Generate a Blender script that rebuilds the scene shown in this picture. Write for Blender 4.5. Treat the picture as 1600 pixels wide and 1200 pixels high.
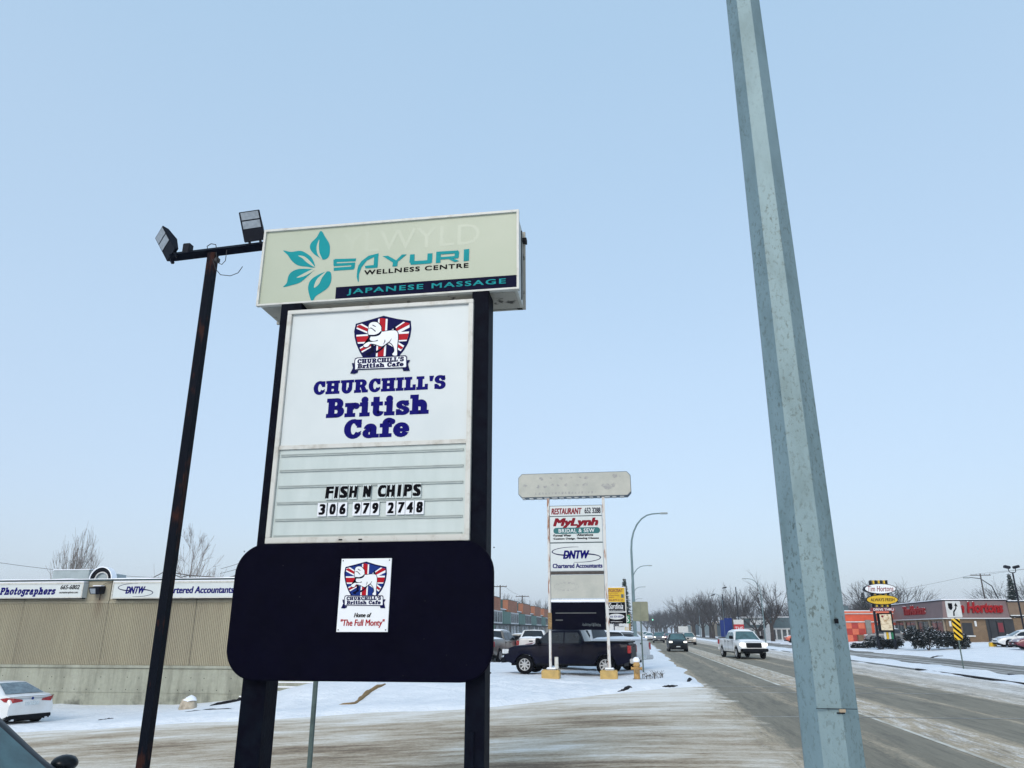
import bpy, bmesh, math, random
from mathutils import Vector, Matrix, noise
R = math.radians
PI = math.pi
S = bpy.context.scene
C = S.collection
for o in list(bpy.data.objects):
    bpy.data.objects.remove(o)

# ------------------------------------------------------------------ camera, sky, sun, exposure
EYE = 1.9
cam = bpy.data.cameras.new('camera'); camo = bpy.data.objects.new('camera', cam); C.objects.link(camo)
cam.sensor_width = 36.0; cam.lens = 36.0 * 1177 / 1600
cam.clip_start = 0.05; cam.clip_end = 9000
camo.location = (0, 0, EYE)
camo.rotation_euler = (R(90) + math.atan(385 / 1177), 0, R(8.72))
S.camera = camo

W = bpy.data.worlds.new('World'); S.world = W; W.use_nodes = True
nt = W.node_tree; nt.nodes.clear()
out = nt.nodes.new('ShaderNodeOutputWorld')
sky = nt.nodes.new('ShaderNodeTexSky'); sky.sky_type = 'NISHITA'; sky.sun_disc = False
sky.sun_elevation = R(28); sky.sun_rotation = R(188); sky.dust_density = 3
bg1 = nt.nodes.new('ShaderNodeBackground'); bg1.inputs[1].default_value = 0.05
nt.links.new(sky.outputs[0], bg1.inputs[0])
# overcast layer: pale grey blue cloud sheet, slightly deeper blue towards the zenith
tc = nt.nodes.new('ShaderNodeTexCoord'); sx = nt.nodes.new('ShaderNodeSeparateXYZ')
nt.links.new(tc.outputs['Generated'], sx.inputs[0])
ns = nt.nodes.new('ShaderNodeTexNoise'); ns.inputs['Scale'].default_value = 1.6; ns.inputs['Detail'].default_value = 4
nt.links.new(tc.outputs['Generated'], ns.inputs['Vector'])
ma = nt.nodes.new('ShaderNodeMath'); ma.operation = 'MULTIPLY_ADD'
nt.links.new(ns.outputs[0], ma.inputs[0]); ma.inputs[1].default_value = 0.34; 
mb_ = nt.nodes.new('ShaderNodeMath'); mb_.operation = 'ADD'; mb_.inputs[1].default_value = -0.17
nt.links.new(sx.outputs[2], mb_.inputs[0]); nt.links.new(mb_.outputs[0], ma.inputs[2])
cr = nt.nodes.new('ShaderNodeValToRGB')
nt.links.new(ma.outputs[0], cr.inputs[0])
SKYC = [(0.0, (0.49, 0.570, 0.68)), (0.12, (0.470, 0.578, 0.72)), (0.35, (0.455, 0.592, 0.745)), (0.7, (0.39, 0.560, 0.735))]
e = cr.color_ramp.elements
e[0].position = SKYC[0][0]; e[0].color = SKYC[0][1] + (1,)
e[1].position = SKYC[-1][0]; e[1].color = SKYC[-1][1] + (1,)
for p, c in SKYC[1:-1]:
    n = e.new(p); n.color = c + (1,)
bg2 = nt.nodes.new('ShaderNodeBackground'); bg2.inputs[1].default_value = 0.88
nt.links.new(cr.outputs[0], bg2.inputs[0])
ad = nt.nodes.new('ShaderNodeAddShader')
nt.links.new(bg1.outputs[0], ad.inputs[0]); nt.links.new(bg2.outputs[0], ad.inputs[1])
nt.links.new(ad.outputs[0], out.inputs[0])

sl = bpy.data.lights.new('sun', 'SUN'); sl.energy = 1.2; sl.angle = R(22); sl.color = (1.0, 0.965, 0.91)
so = bpy.data.objects.new('sun', sl); C.objects.link(so)
_sd = Vector((math.sin(R(188)) * math.cos(R(34)), math.cos(R(188)) * math.cos(R(34)), math.sin(R(34))))
so.rotation_euler = _sd.to_track_quat('Z', 'Y').to_euler(); so.location = (5, -20, 30)
S.view_settings.view_transform = 'Standard'; S.view_settings.look = 'None'
S.view_settings.exposure = 0.14; S.view_settings.gamma = 1.0; S.view_settings.use_curve_mapping = False
S.render.engine = 'CYCLES'

# ------------------------------------------------------------------ materials
def mat(name, col, rough=0.6, metal=0.0, var=0.0, scale=3.0, stretch=(1, 1, 1), col2=None, bump=0.0, bscale=None,
        spec=0.5, emit=None, estr=0.0, thr=(0.35, 0.65), detail=5, coat=0.0, world=False):
    m = bpy.data.materials.new(name); m.use_nodes = True
    n = m.node_tree.nodes; l = m.node_tree.links
    b = n['Principled BSDF']
    b.inputs['Roughness'].default_value = rough; b.inputs['Metallic'].default_value = metal
    b.inputs['Specular IOR Level'].default_value = spec
    if coat: b.inputs['Coat Weight'].default_value = coat; b.inputs['Coat Roughness'].default_value = 0.06
    b.inputs['Base Color'].default_value = tuple(col) + (1,)
    if emit: b.inputs['Emission Color'].default_value = tuple(emit) + (1,); b.inputs['Emission Strength'].default_value = estr
    if var or col2 or bump:
        if world:
            g = n.new('ShaderNodeNewGeometry'); src = g.outputs['Position']
        else:
            g = n.new('ShaderNodeTexCoord'); src = g.outputs['Object']
        mp = n.new('ShaderNodeMapping'); mp.inputs['Scale'].default_value = stretch
        l.new(src, mp.inputs[0])
    if var or col2:
        t = n.new('ShaderNodeTexNoise'); t.inputs['Scale'].default_value = scale; t.inputs['Detail'].default_value = detail
        t.inputs['Roughness'].default_value = 0.62
        l.new(mp.outputs[0], t.inputs['Vector'])
        r = n.new('ShaderNodeValToRGB'); l.new(t.outputs[0], r.inputs[0])
        r.color_ramp.elements[0].position = thr[0]; r.color_ramp.elements[1].position = thr[1]
        c2 = col2 if col2 else [c * (1 - var) for c in col]
        r.color_ramp.elements[0].color = tuple(c2) + (1,)
        c1 = col if col2 else [min(1, c * (1 + var)) for c in col]
        r.color_ramp.elements[1].color = tuple(c1) + (1,)
        l.new(r.outputs[0], b.inputs['Base Color'])
    if bump:
        t2 = n.new('ShaderNodeTexNoise'); t2.inputs['Scale'].default_value = bscale or scale * 4; t2.inputs['Detail'].default_value = 6
        l.new(mp.outputs[0], t2.inputs['Vector'])
        bp = n.new('ShaderNodeBump'); bp.inputs['Strength'].default_value = bump; bp.inputs['Distance'].default_value = 0.05
        l.new(t2.outputs[0], bp.inputs['Height']); l.new(bp.outputs[0], b.inputs['Normal'])
    return m

M = {}
M['snow'] = None
M['snowcap'] = mat('snow_cap', (0.86, 0.88, 0.92), 0.5, bump=0.4, bscale=12, spec=0.3)
M['black_steel'] = mat('black_painted_steel', (0.0012, 0.0012, 0.006), 0.6, var=0.0, col2=(0.0035, 0.006, 0.012), scale=6, spec=0.05, bump=0.15, bscale=30)
M['black_panel'] = mat('black_painted_panel', (0.0006, 0.0006, 0.0055), 0.65, col2=(0.0012, 0.0012, 0.008), scale=3, spec=0.04, bump=0.1, bscale=18)
M['rusty_black'] = mat('rusty_black_pole', (0.0022, 0.004, 0.009), 0.65, col2=(0.034, 0.012, 0.009), scale=1.7, stretch=(3.2, 3.2, 1), thr=(0.38, 0.46), bump=0.3, bscale=30, spec=0.08)
M['cabinet'] = mat('cabinet_metal', (0.50, 0.51, 0.47), 0.5, col2=(0.33, 0.33, 0.30), scale=5, thr=(0.3, 0.5), bump=0.1)
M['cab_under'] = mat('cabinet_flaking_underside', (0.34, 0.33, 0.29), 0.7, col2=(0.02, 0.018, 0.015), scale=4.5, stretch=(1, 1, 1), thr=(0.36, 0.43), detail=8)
M['frame_alu'] = mat('white_sign_frame', (0.56, 0.56, 0.52), 0.45, col2=(0.38, 0.36, 0.31), scale=7, thr=(0.25, 0.5))
M['face_cream'] = mat('cream_sign_face', (0.42, 0.455, 0.355), 0.4, col2=(0.39, 0.43, 0.33), scale=1.2, spec=0.35)
M['face_ghost'] = mat('ghost_letter_face', (0.426, 0.464, 0.364), 0.4, col2=(0.404, 0.444, 0.345), scale=2)
M['face_white'] = mat('white_sign_face', (0.61, 0.65, 0.65), 0.35, col2=(0.56, 0.605, 0.61), scale=1.1, spec=0.35)
M['reader_white'] = mat('reader_board_face', (0.54, 0.60, 0.585), 0.35, col2=(0.48, 0.545, 0.53), scale=1.5, stretch=(3, 1, 0.6), spec=0.35)
M['track'] = mat('reader_track', (0.38, 0.43, 0.41), 0.5, col2=(0.31, 0.35, 0.34), scale=6)
M['teal'] = mat('teal_vinyl', (0.001, 0.25, 0.27), 0.5, spec=0.12, var=0.06)
M['navyblack'] = mat('navy_black_vinyl', (0.001, 0.002, 0.022), 0.55, spec=0.06, var=0.05)
M['blackv'] = mat('black_vinyl', (0.0015, 0.0015, 0.004), 0.55, spec=0.06, var=0.05)
M['navy'] = mat('navy_vinyl', (0.0015, 0.0005, 0.12), 0.55, spec=0.08, var=0.06)
M['navyd'] = mat('dark_navy_vinyl', (0.0012, 0.002, 0.055), 0.55, spec=0.08, var=0.06)
M['blue'] = mat('flag_blue', (0.008, 0.03, 0.19), 0.5, spec=0.1, var=0.06)
M['red'] = mat('flag_red', (0.40, 0.004, 0.014), 0.5, spec=0.12, var=0.08)
M['white'] = mat('white_vinyl', (0.78, 0.80, 0.82), 0.4, spec=0.3, var=0.04)
M['tile'] = mat('white_number_tile', (0.74, 0.76, 0.80), 0.35, spec=0.4, var=0.05)
M['clear_tile'] = mat('dull_letter_tile', (0.56, 0.62, 0.62), 0.3, spec=0.4, var=0.05)
M['galv'] = None
M['concrete'] = None
M['asph'] = None
M['chrome'] = mat('chrome', (0.62, 0.64, 0.66), 0.18, metal=1.0, var=0.05)
M['rim'] = mat('alloy_rim', (0.45, 0.46, 0.47), 0.35, metal=0.7, var=0.1)
M['tyre'] = mat('tyre_rubber', (0.004, 0.004, 0.006), 0.85, var=0.4, scale=12, spec=0.08)
M['blacktrim'] = mat('black_trim', (0.003, 0.004, 0.007), 0.55, var=0.2, spec=0.12)
M['glass'] = mat('tinted_glass', (0.007, 0.013, 0.020), 0.04, spec=0.42, var=0.2, scale=2)
M['glass_teal'] = mat('windshield_glass', (0.05, 0.11, 0.12), 0.06, spec=0.7, var=0.3, scale=3)
M['frost'] = mat('frosted_glass', (0.16, 0.22, 0.25), 0.25, spec=0.5, col2=(0.07, 0.10, 0.12), scale=5)
M['redlight'] = mat('red_lamp_lens', (0.30, 0.008, 0.012), 0.2, spec=0.6, var=0.2, scale=9)
M['headlens'] = mat('clear_lamp_lens', (0.55, 0.58, 0.60), 0.15, spec=0.7, var=0.2, scale=9)
M['headlit'] = mat('lit_headlamp', (0.8, 0.8, 0.75), 0.3, emit=(1.0, 0.96, 0.86), estr=1.6)
M['plate'] = mat('number_plate', (0.55, 0.60, 0.62), 0.5, var=0.2, scale=25)
M['bark'] = mat('grey_bark', (0.060, 0.052, 0.050), 0.9, var=0.4, scale=5, spec=0.1)
M['twig'] = mat('frosted_twigs', (0.062, 0.059, 0.061), 0.9, var=0.3, scale=2, spec=0.1)
M['bark_pale'] = mat('pale_bark', (0.19, 0.165, 0.15), 0.9, var=0.35, scale=5, spec=0.1)
M['needle'] = mat('spruce_needles', (0.018, 0.034, 0.030), 0.8, var=0.4, scale=3, spec=0.15)
M['shrubleaf'] = mat('shrub_leaves', (0.010, 0.015, 0.016), 0.8, var=0.5, scale=4, spec=0.15)
M['wood'] = mat('weathered_timber', (0.26, 0.17, 0.08), 0.8, var=0.4, scale=8, stretch=(1, 6, 6), spec=0.2)
M['darkwood'] = mat('dark_timber', (0.012, 0.011, 0.013), 0.8, var=0.4, scale=8, spec=0.2)
M['rock'] = mat('pale_rock', (0.42, 0.36, 0.28), 0.9, var=0.3, scale=6, bump=0.6)
M['polewood'] = mat('utility_pole_wood', (0.07, 0.06, 0.055), 0.9, var=0.3, scale=6)
M['lampblack'] = mat('black_lamp_housing', (0.004, 0.006, 0.013), 0.5, var=0.2, spec=0.15)
M['ledlens'] = mat('led_lens', (0.26, 0.30, 0.34), 0.3, var=0.15, scale=20)
M['yellowc'] = mat('yellow_painted_concrete', (0.56, 0.38, 0.13), 0.8, col2=(0.42, 0.29, 0.11), scale=5, bump=0.3)
M['hydrant'] = mat('hydrant_paint', (0.50, 0.30, 0.09), 0.5, col2=(0.26, 0.13, 0.04), scale=9, thr=(0.3, 0.6), bump=0.2)
M['rustwhite'] = mat('rusted_white_post', (0.60, 0.60, 0.58), 0.6, col2=(0.28, 0.12, 0.06), scale=1.6, stretch=(5, 5, 1), thr=(0.38, 0.50), detail=8)
M['oldpanel'] = mat('blank_weathered_panel', (0.46, 0.46, 0.41), 0.6, col2=(0.37, 0.38, 0.345), scale=1.3, detail=7)
M['patch'] = mat('ghost_grey_patch', (0.29, 0.29, 0.29), 0.7, col2=(0.40, 0.40, 0.37), scale=9, thr=(0.35, 0.6))
M['bluetrim'] = mat('faded_blue_trim', (0.035, 0.08, 0.14), 0.5, col2=(0.12, 0.15, 0.17), scale=3)
M['dkred'] = mat('crimson_vinyl', (0.20, 0.003, 0.014), 0.5, spec=0.12, var=0.06)
M['tealg'] = mat('dark_teal_vinyl', (0.015, 0.13, 0.14), 0.4, spec=0.3, var=0.06)
M['signyellow'] = mat('yellow_sign_face', (0.66, 0.42, 0.02), 0.4, spec=0.3, var=0.06)
M['bluesign'] = mat('blue_sign_face', (0.006, 0.025, 0.16), 0.5, spec=0.12, var=0.1)
M['greensign'] = mat('green_sign_face', (0.02, 0.17, 0.08), 0.4, spec=0.3, var=0.1)
M['redsign'] = mat('red_sign_face', (0.45, 0.02, 0.03), 0.4, spec=0.3, var=0.1)
M['maroon'] = mat('maroon_vinyl', (0.16, 0.008, 0.02), 0.4, var=0.1)
M['mallgreen'] = mat('green_metal_fascia', (0.022, 0.115, 0.088), 0.5, var=0.12, scale=0.6, stretch=(1, 8, 1))
M['mallgreen_dark'] = mat('dark_green_cap', (0.012, 0.050, 0.050), 0.5, var=0.1)
M['orangebrick'] = None
M['mallgrey'] = mat('grey_stucco_panel', (0.30, 0.34, 0.33), 0.7, var=0.1)
M['tanstucco'] = mat('tan_stucco', (0.34, 0.27, 0.19), 0.8, var=0.1)
M['mauve'] = mat('mauve_fascia', (0.165, 0.108, 0.108), 0.6, var=0.08, scale=1)
M['thbrown'] = mat('brown_fascia', (0.17, 0.115, 0.075), 0.7, var=0.1)
M['tan_brick'] = None
M['orangewall'] = mat('orange_red_panel', (0.62, 0.085, 0.030), 0.6, var=0.1, scale=1)
M['orangelight'] = mat('light_orange_panel', (0.66, 0.15, 0.075), 0.6, var=0.08)
M['orangedark'] = mat('dark_red_panel', (0.40, 0.035, 0.025), 0.6, var=0.08)
M['greypier'] = mat('grey_pier', (0.22, 0.23, 0.22), 0.8, var=0.1)
M['bluegrey'] = mat('blue_grey_cladding', (0.06, 0.10, 0.115), 0.6, var=0.15)
M['offwhite'] = mat('off_white_paint', (0.58, 0.60, 0.60), 0.6, var=0.1)
M['darkroom'] = mat('dark_interior', (0.012, 0.014, 0.018), 0.3, var=0.4, scale=1.2, spec=0.5)
M['shopglass'] = mat('shop_window_glass', (0.03, 0.045, 0.05), 0.08, col2=(0.13, 0.16, 0.16), scale=1.3, spec=0.7)
M['hvac'] = mat('grey_duct_metal', (0.30, 0.35, 0.36), 0.5, var=0.12, scale=2)
M['roofdark'] = mat('roof_edge_metal', (0.02, 0.05, 0.06), 0.5, var=0.2)
M['backsign'] = mat('bare_sign_back', (0.24, 0.25, 0.18), 0.45, metal=0.2, var=0.12)
M['greenpost'] = mat('grey_green_post', (0.10, 0.14, 0.13), 0.5, metal=0.3, var=0.25, scale=6)
M['wire'] = mat('black_wire', (0.02, 0.02, 0.022), 0.7, var=0.1)
M['arrowyellow'] = mat('yellow_reflective', (0.80, 0.50, 0.02), 0.4, var=0.06)
M['thred'] = mat('red_channel_letter', (0.27, 0.003, 0.005), 0.5, var=0.1, spec=.12)
M['food'] = mat('menu_picture_print', (0.72, 0.62, 0.44), 0.5, col2=(0.34, 0.20, 0.08), scale=3.0, thr=(0.35, 0.5))
M['ripple'] = mat('bare_ground_brown', (0.16, 0.11, 0.06), 0.9, var=0.3, scale=7)
M['weed'] = mat('dry_weeds', (0.10, 0.095, 0.09), 0.9, var=0.2)

PAINT = {}
def paint(name, col, rough=0.3, coat=0.6, dirt=None):
    PAINT[name] = mat('car_paint_' + name, col, rough, col2=dirt or [c * 0.82 for c in col], scale=1.4, thr=(0.25, 0.6), coat=coat, spec=0.45 if coat > .2 else 0.12)
paint('white', (0.72, 0.74, 0.76), dirt=(0.60, 0.60, 0.58)); paint('navy', (0.0015, 0.002, 0.014), 0.35, 0.06, (0.001, 0.001, 0.008))
paint('silver', (0.66, 0.68, 0.70)); paint('dark', (0.006, 0.009, 0.012), 0.35, 0.15); paint('tan', (0.42, 0.38, 0.33))
paint('brown', (0.13, 0.12, 0.105)); paint('red', (0.22, 0.012, 0.02)); paint('grey', (0.10, 0.11, 0.12))
paint('maroon', (0.14, 0.012, 0.03)); paint('orange', (0.55, 0.10, 0.05))

def tex_nodes(m):
    n = m.node_tree.nodes; l = m.node_tree.links; return n, l, n['Principled BSDF']
def noise_node(n, l, vec, scale, detail=5, rough=0.6):
    t = n.new('ShaderNodeTexNoise'); t.inputs['Scale'].default_value = scale; t.inputs['Detail'].default_value = detail
    t.inputs['Roughness'].default_value = rough; l.new(vec, t.inputs['Vector']); return t.outputs[0]
def ramp(n, l, fac, stops):
    r = n.new('ShaderNodeValToRGB'); l.new(fac, r.inputs[0]); e = r.color_ramp.elements
    def cc(c): return (c, c, c, 1) if isinstance(c, (int, float)) else tuple(c) + (1,)
    e[0].position = stops[0][0]; e[0].color = cc(stops[0][1]); e[1].position = stops[-1][0]; e[1].color = cc(stops[-1][1])
    for p, c in stops[1:-1]:
        k = e.new(p); k.color = cc(c)
    return r.outputs[0]
def mapping(n, l, src, scale=(1, 1, 1), loc=(0, 0, 0)):
    mp = n.new('ShaderNodeMapping'); mp.inputs['Scale'].default_value = scale; mp.inputs['Location'].default_value = loc
    l.new(src, mp.inputs[0]); return mp.outputs[0]
def math_(n, l, op, a, b):
    m = n.new('ShaderNodeMath'); m.operation = op
    for i, v in enumerate((a, b)):
        if isinstance(v, (int, float)): m.inputs[i].default_value = v
        else: l.new(v, m.inputs[i])
    return m.outputs[0]
def mixc(n, l, fac, a, b):
    m = n.new('ShaderNodeMix'); m.data_type = 'RGBA'
    if isinstance(fac, (int, float)): m.inputs[0].default_value = fac
    else: l.new(fac, m.inputs[0])
    for i, v in ((6, a), (7, b)):
        if isinstance(v, tuple): m.inputs[i].default_value = v + (1,)
        else: l.new(v, m.inputs[i])
    return m.outputs[2]
def bump_(n, l, b, h, strength=0.4, dist=0.03):
    bp = n.new('ShaderNodeBump'); bp.inputs['Strength'].default_value = strength; bp.inputs['Distance'].default_value = dist
    l.new(h, bp.inputs['Height']); l.new(bp.outputs[0], b.inputs['Normal'])

def blank(name, rough=0.7):
    m = bpy.data.materials.new(name); m.use_nodes = True
    m.node_tree.nodes['Principled BSDF'].inputs['Roughness'].default_value = rough
    return m
# trodden snow: soft lumps, crisp grain, a little road dirt
m = blank('snow', 0.6); n, l, b = tex_nodes(m); g = n.new('ShaderNodeNewGeometry').outputs['Position']
n1 = noise_node(n, l, g, 0.8, 6, 0.65); n2 = noise_node(n, l, g, 5.5, 7, 0.72); n3 = noise_node(n, l, mapping(n, l, g, (0.5, 1, 1)), 1.7, 5, 0.7)
c = ramp(n, l, n1, [(0.35, (0.77, 0.80, 0.84)), (0.6, (0.86, 0.88, 0.91))])
c = mixc(n, l, ramp(n, l, n2, [(0.34, 0.30), (0.46, 0.0)]), c, (0.58, 0.60, 0.63))
l.new(c, b.inputs['Base Color']); b.inputs['Specular IOR Level'].default_value = 0.25
hh = math_(n, l, 'ADD', math_(n, l, 'MULTIPLY', n3, 2.0), n2); bump_(n, l, b, hh, 0.9, 0.06); M['snow'] = m
# galvanised pole: mottled zinc with rough gritty spangle
m = blank('galvanised_steel', 0.5); n, l, b = tex_nodes(m); g = n.new('ShaderNodeTexCoord').outputs['Object']
a1 = noise_node(n, l, mapping(n, l, g, (1, 1, 0.35)), 9, 4); a2 = noise_node(n, l, mapping(n, l, g, (1, 1, 0.6)), 85, 4, 0.7); a3 = noise_node(n, l, mapping(n, l, g, (1, 1, 0.6)), 3, 3)
cA = ramp(n, l, a1, [(0.3, (0.135, 0.200, 0.212)), (0.5, (0.178, 0.258, 0.280)), (0.75, (0.205, 0.292, 0.315))])
spk = ramp(n, l, a2, [(0.36, 1.0), (0.47, 0.0)])
blot = ramp(n, l, a3, [(0.40, 0.1), (0.62, 1.0)])
f = math_(n, l, 'MULTIPLY', spk, blot)
l.new(mixc(n, l, f, cA, (0.085, 0.118, 0.115)), b.inputs['Base Color']); b.inputs['Metallic'].default_value = 0.25
bump_(n, l, b, a2, 0.35, 0.004); M['galv'] = m
# concrete foundation, stained in vertical runs and dark towards its own foot
m = blank('stained_concrete', 0.9); n, l, b = tex_nodes(m); g = n.new('ShaderNodeNewGeometry').outputs['Position']
s1 = noise_node(n, l, mapping(n, l, g, (1, 1, 0.12)), 1.3, 5, 0.7); s2 = noise_node(n, l, g, 0.7, 6, 0.7); s3 = noise_node(n, l, g, 7, 6)
c1 = ramp(n, l, s1, [(0.3, (0.19, 0.195, 0.155)), (0.5, (0.33, 0.34, 0.275)), (0.7, (0.40, 0.41, 0.345))])
sep = n.new('ShaderNodeSeparateXYZ'); l.new(g, sep.inputs[0])
zz = math_(n, l, 'MULTIPLY_ADD', sep.outputs[2], -0.55)
zf = ramp(n, l, math_(n, l, 'MULTIPLY', sep.outputs[2], -0.7), [(0.3, 0.15), (0.95, 1.0)])
st = math_(n, l, 'MULTIPLY', ramp(n, l, s2, [(0.50, 0.0), (0.62, 0.9)]), zf)
c2 = mixc(n, l, st, c1, (0.07, 0.075, 0.062))
c3 = mixc(n, l, ramp(n, l, s3, [(0.4, 0.12), (0.6, 0.0)]), c2, (0.10, 0.10, 0.09))
l.new(c3, b.inputs['Base Color']); bump_(n, l, b, s3, 0.3, 0.02); M['concrete'] = m
# precast ribbed panels and flat upper band
def precast(name, base, dark):
    m = blank(name, 0.9); n, l, b = tex_nodes(m); g = n.new('ShaderNodeNewGeometry').outputs['Position']
    s1 = noise_node(n, l, mapping(n, l, g, (1, 1, 0.1)), 0.9, 6, 0.7); s3 = noise_node(n, l, g, 14, 5)
    c1 = ramp(n, l, s1, [(0.32, dark), (0.6, base)])
    c3 = mixc(n, l, ramp(n, l, s3, [(0.35, 0.35), (0.6, 0.0)]), c1, tuple(v * 0.6 for v in base))
    # rust run below the wall light
    sep = n.new('ShaderNodeSeparateXYZ'); l.new(g, sep.inputs[0])
    dx = math_(n, l, 'ABSOLUTE', math_(n, l, 'ADD', sep.outputs[0], 24.42), 0)
    fx = ramp(n, l, dx, [(0.0, 1.0), (0.30, 0.0)])
    zr = ramp(n, l, math_(n, l, 'MULTIPLY', sep.outputs[2], 0.25), [(0.55, 0.0), (0.80, 0.75), (0.96, 0.5), (0.97, 0.0)])
    ff = math_(n, l, 'MULTIPLY', math_(n, l, 'MULTIPLY', fx, zr), ramp(n, l, s1, [(0.3, 0.5), (0.6, 1.0)]))
    l.new(mixc(n, l, ff, c3, (0.13, 0.075, 0.045)), b.inputs['Base Color']); bump_(n, l, b, s3, 0.25, 0.02)
    return m
M['ribbed'] = precast('ribbed_precast', (0.375, 0.342, 0.248), (0.30, 0.27, 0.20))
M['flatband'] = precast('flat_precast', (0.365, 0.335, 0.250), (0.27, 0.25, 0.19))
def brickmat(name, c1, c2, mortar, scale=1.0):
    m = blank(name, 0.85); n, l, b = tex_nodes(m); g = n.new('ShaderNodeNewGeometry').outputs['Position']
    mp = n.new('ShaderNodeMapping'); mp.inputs['Rotation'].default_value = (R(90), 0, 0); l.new(g, mp.inputs[0])
    t = n.new('ShaderNodeTexBrick'); t.inputs['Color1'].default_value = c1 + (1,); t.inputs['Color2'].default_value = c2 + (1,)
    t.inputs['Mortar'].default_value = mortar + (1,); t.inputs['Scale'].default_value = 1.0
    t.inputs['Brick Width'].default_value = 0.3 * scale; t.inputs['Row Height'].default_value = 0.12 * scale; t.inputs['Mortar Size'].default_value = 0.012
    l.new(mp.outputs[0], t.inputs[0]); s = noise_node(n, l, g, 0.8, 5)
    l.new(mixc(n, l, ramp(n, l, s, [(0.35, 0.4), (0.6, 0.0)]), t.outputs[0], tuple(v * 0.6 for v in c1)), b.inputs['Base Color'])
    return m
M['orangebrick'] = brickmat('orange_brick', (0.36, 0.125, 0.055), (0.30, 0.10, 0.045), (0.22, 0.15, 0.11))
M['tan_brick'] = brickmat('tan_brick', (0.20, 0.125, 0.065), (0.145, 0.09, 0.05), (0.17, 0.14, 0.10))

# packed snow on the side street: streaks along the direction of travel (x); slush pushed aside by tyres on the main road (y)
def side_colour(n, l, g, sep):
    a = noise_node(n, l, mapping(n, l, g, (0.12, 1, 1)), 1.8, 7, 0.68)
    a2 = noise_node(n, l, mapping(n, l, g, (0.26, 1, 1), (7, 3, 0)), 6.0, 8, 0.78)
    a3 = noise_node(n, l, mapping(n, l, g, (0.5, 1, 1)), 0.45, 5)
    grit = noise_node(n, l, mapping(n, l, g, (0.55, 1, 1)), 24, 7, 0.85)
    v = math_(n, l, 'ADD', math_(n, l, 'MULTIPLY', a, 0.42), math_(n, l, 'MULTIPLY', a2, 0.42))
    v = math_(n, l, 'ADD', v, math_(n, l, 'MULTIPLY', grit, 0.42))
    v = math_(n, l, 'ADD', v, math_(n, l, 'MULTIPLY', math_(n, l, 'SUBTRACT', a3, 0.5), 0.55))
    yb = ramp(n, l, math_(n, l, 'MULTIPLY', sep.outputs[1], 0.04), [(0.30, 0.10), (0.46, 0.02), (0.60, -0.0), (0.82, 0.03), (0.98, 0.16)])
    v = math_(n, l, 'ADD', v, yb)
    c = ramp(n, l, v, [(0.50, (0.17, 0.12, 0.08)), (0.57, (0.33, 0.255, 0.175)), (0.63, (0.48, 0.395, 0.295)), (0.69, (0.60, 0.53, 0.43)), (0.80, (0.80, 0.765, 0.71))])
    return c, a2, grit
def main_colour(n, l, g, sep):
    asph, tan, snow = (0.230, 0.208, 0.160), (0.47, 0.385, 0.275), (0.80, 0.78, 0.75)
    a = noise_node(n, l, mapping(n, l, g, (1, 0.04, 1)), 1.5, 6, 0.66)
    a2 = noise_node(n, l, mapping(n, l, g, (1, 0.16, 1)), 6.0, 7, 0.74)
    grit = noise_node(n, l, mapping(n, l, g, (1, 0.5, 1)), 24, 6, 0.75)
    xs = math_(n, l, 'ADD', sep.outputs[0], math_(n, l, 'MULTIPLY', math_(n, l, 'SUBTRACT', a, 0.5), 0.9))
    slush = ramp(n, l, math_(n, l, 'MULTIPLY', math_(n, l, 'SUBTRACT', xs, 2.0), 1 / 14.0),
                 [(0.0, 0.75), (0.03, 0.7), (0.055, 0.15), (0.125, 0.12), (0.155, 0.55), (0.185, 0.15), (0.215, 0.15), (0.240, 0.80),
                  (0.315, 0.85), (0.345, 0.12), (0.42, 0.16), (0.445, 0.62), (0.475, 0.15), (0.55, 0.12), (0.585, 0.88), (0.68, 0.66), (0.72, 0.92), (0.78, 0.7), (0.84, 1.0)])
    v = math_(n, l, 'ADD', slush, math_(n, l, 'MULTIPLY', math_(n, l, 'SUBTRACT', a2, 0.5), 1.3))
    v = math_(n, l, 'ADD', v, math_(n, l, 'MULTIPLY', math_(n, l, 'SUBTRACT', grit, 0.5), 0.6))
    far = ramp(n, l, math_(n, l, 'MULTIPLY', math_(n, l, 'SUBTRACT', sep.outputs[0], 9.0), 0.2), [(0.1, 0.0), (0.6, 1.0)])
    tn = mixc(n, l, far, tan, (0.62, 0.58, 0.53))
    c = mixc(n, l, ramp(n, l, v, [(0.28, 0.0), (0.78, 1.0)]), asph, tn)
    c = mixc(n, l, ramp(n, l, v, [(0.80, 0.0), (1.15, 0.8)]), c, snow)
    c = mixc(n, l, ramp(n, l, grit, [(0.34, 0.35), (0.5, 0.0)]), c, (0.13, 0.115, 0.095))
    wear = noise_node(n, l, mapping(n, l, g, (1, 0.09, 1), (11, 0, 0)), 3.2, 8, 0.78)
    c = mixc(n, l, ramp(n, l, wear, [(0.36, 0.55), (0.50, 0.0)]), c, (0.085, 0.080, 0.070))
    c = mixc(n, l, ramp(n, l, wear, [(0.54, 0.0), (0.70, 0.45)]), c, (0.42, 0.38, 0.31))
    return c, a2, grit
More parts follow.
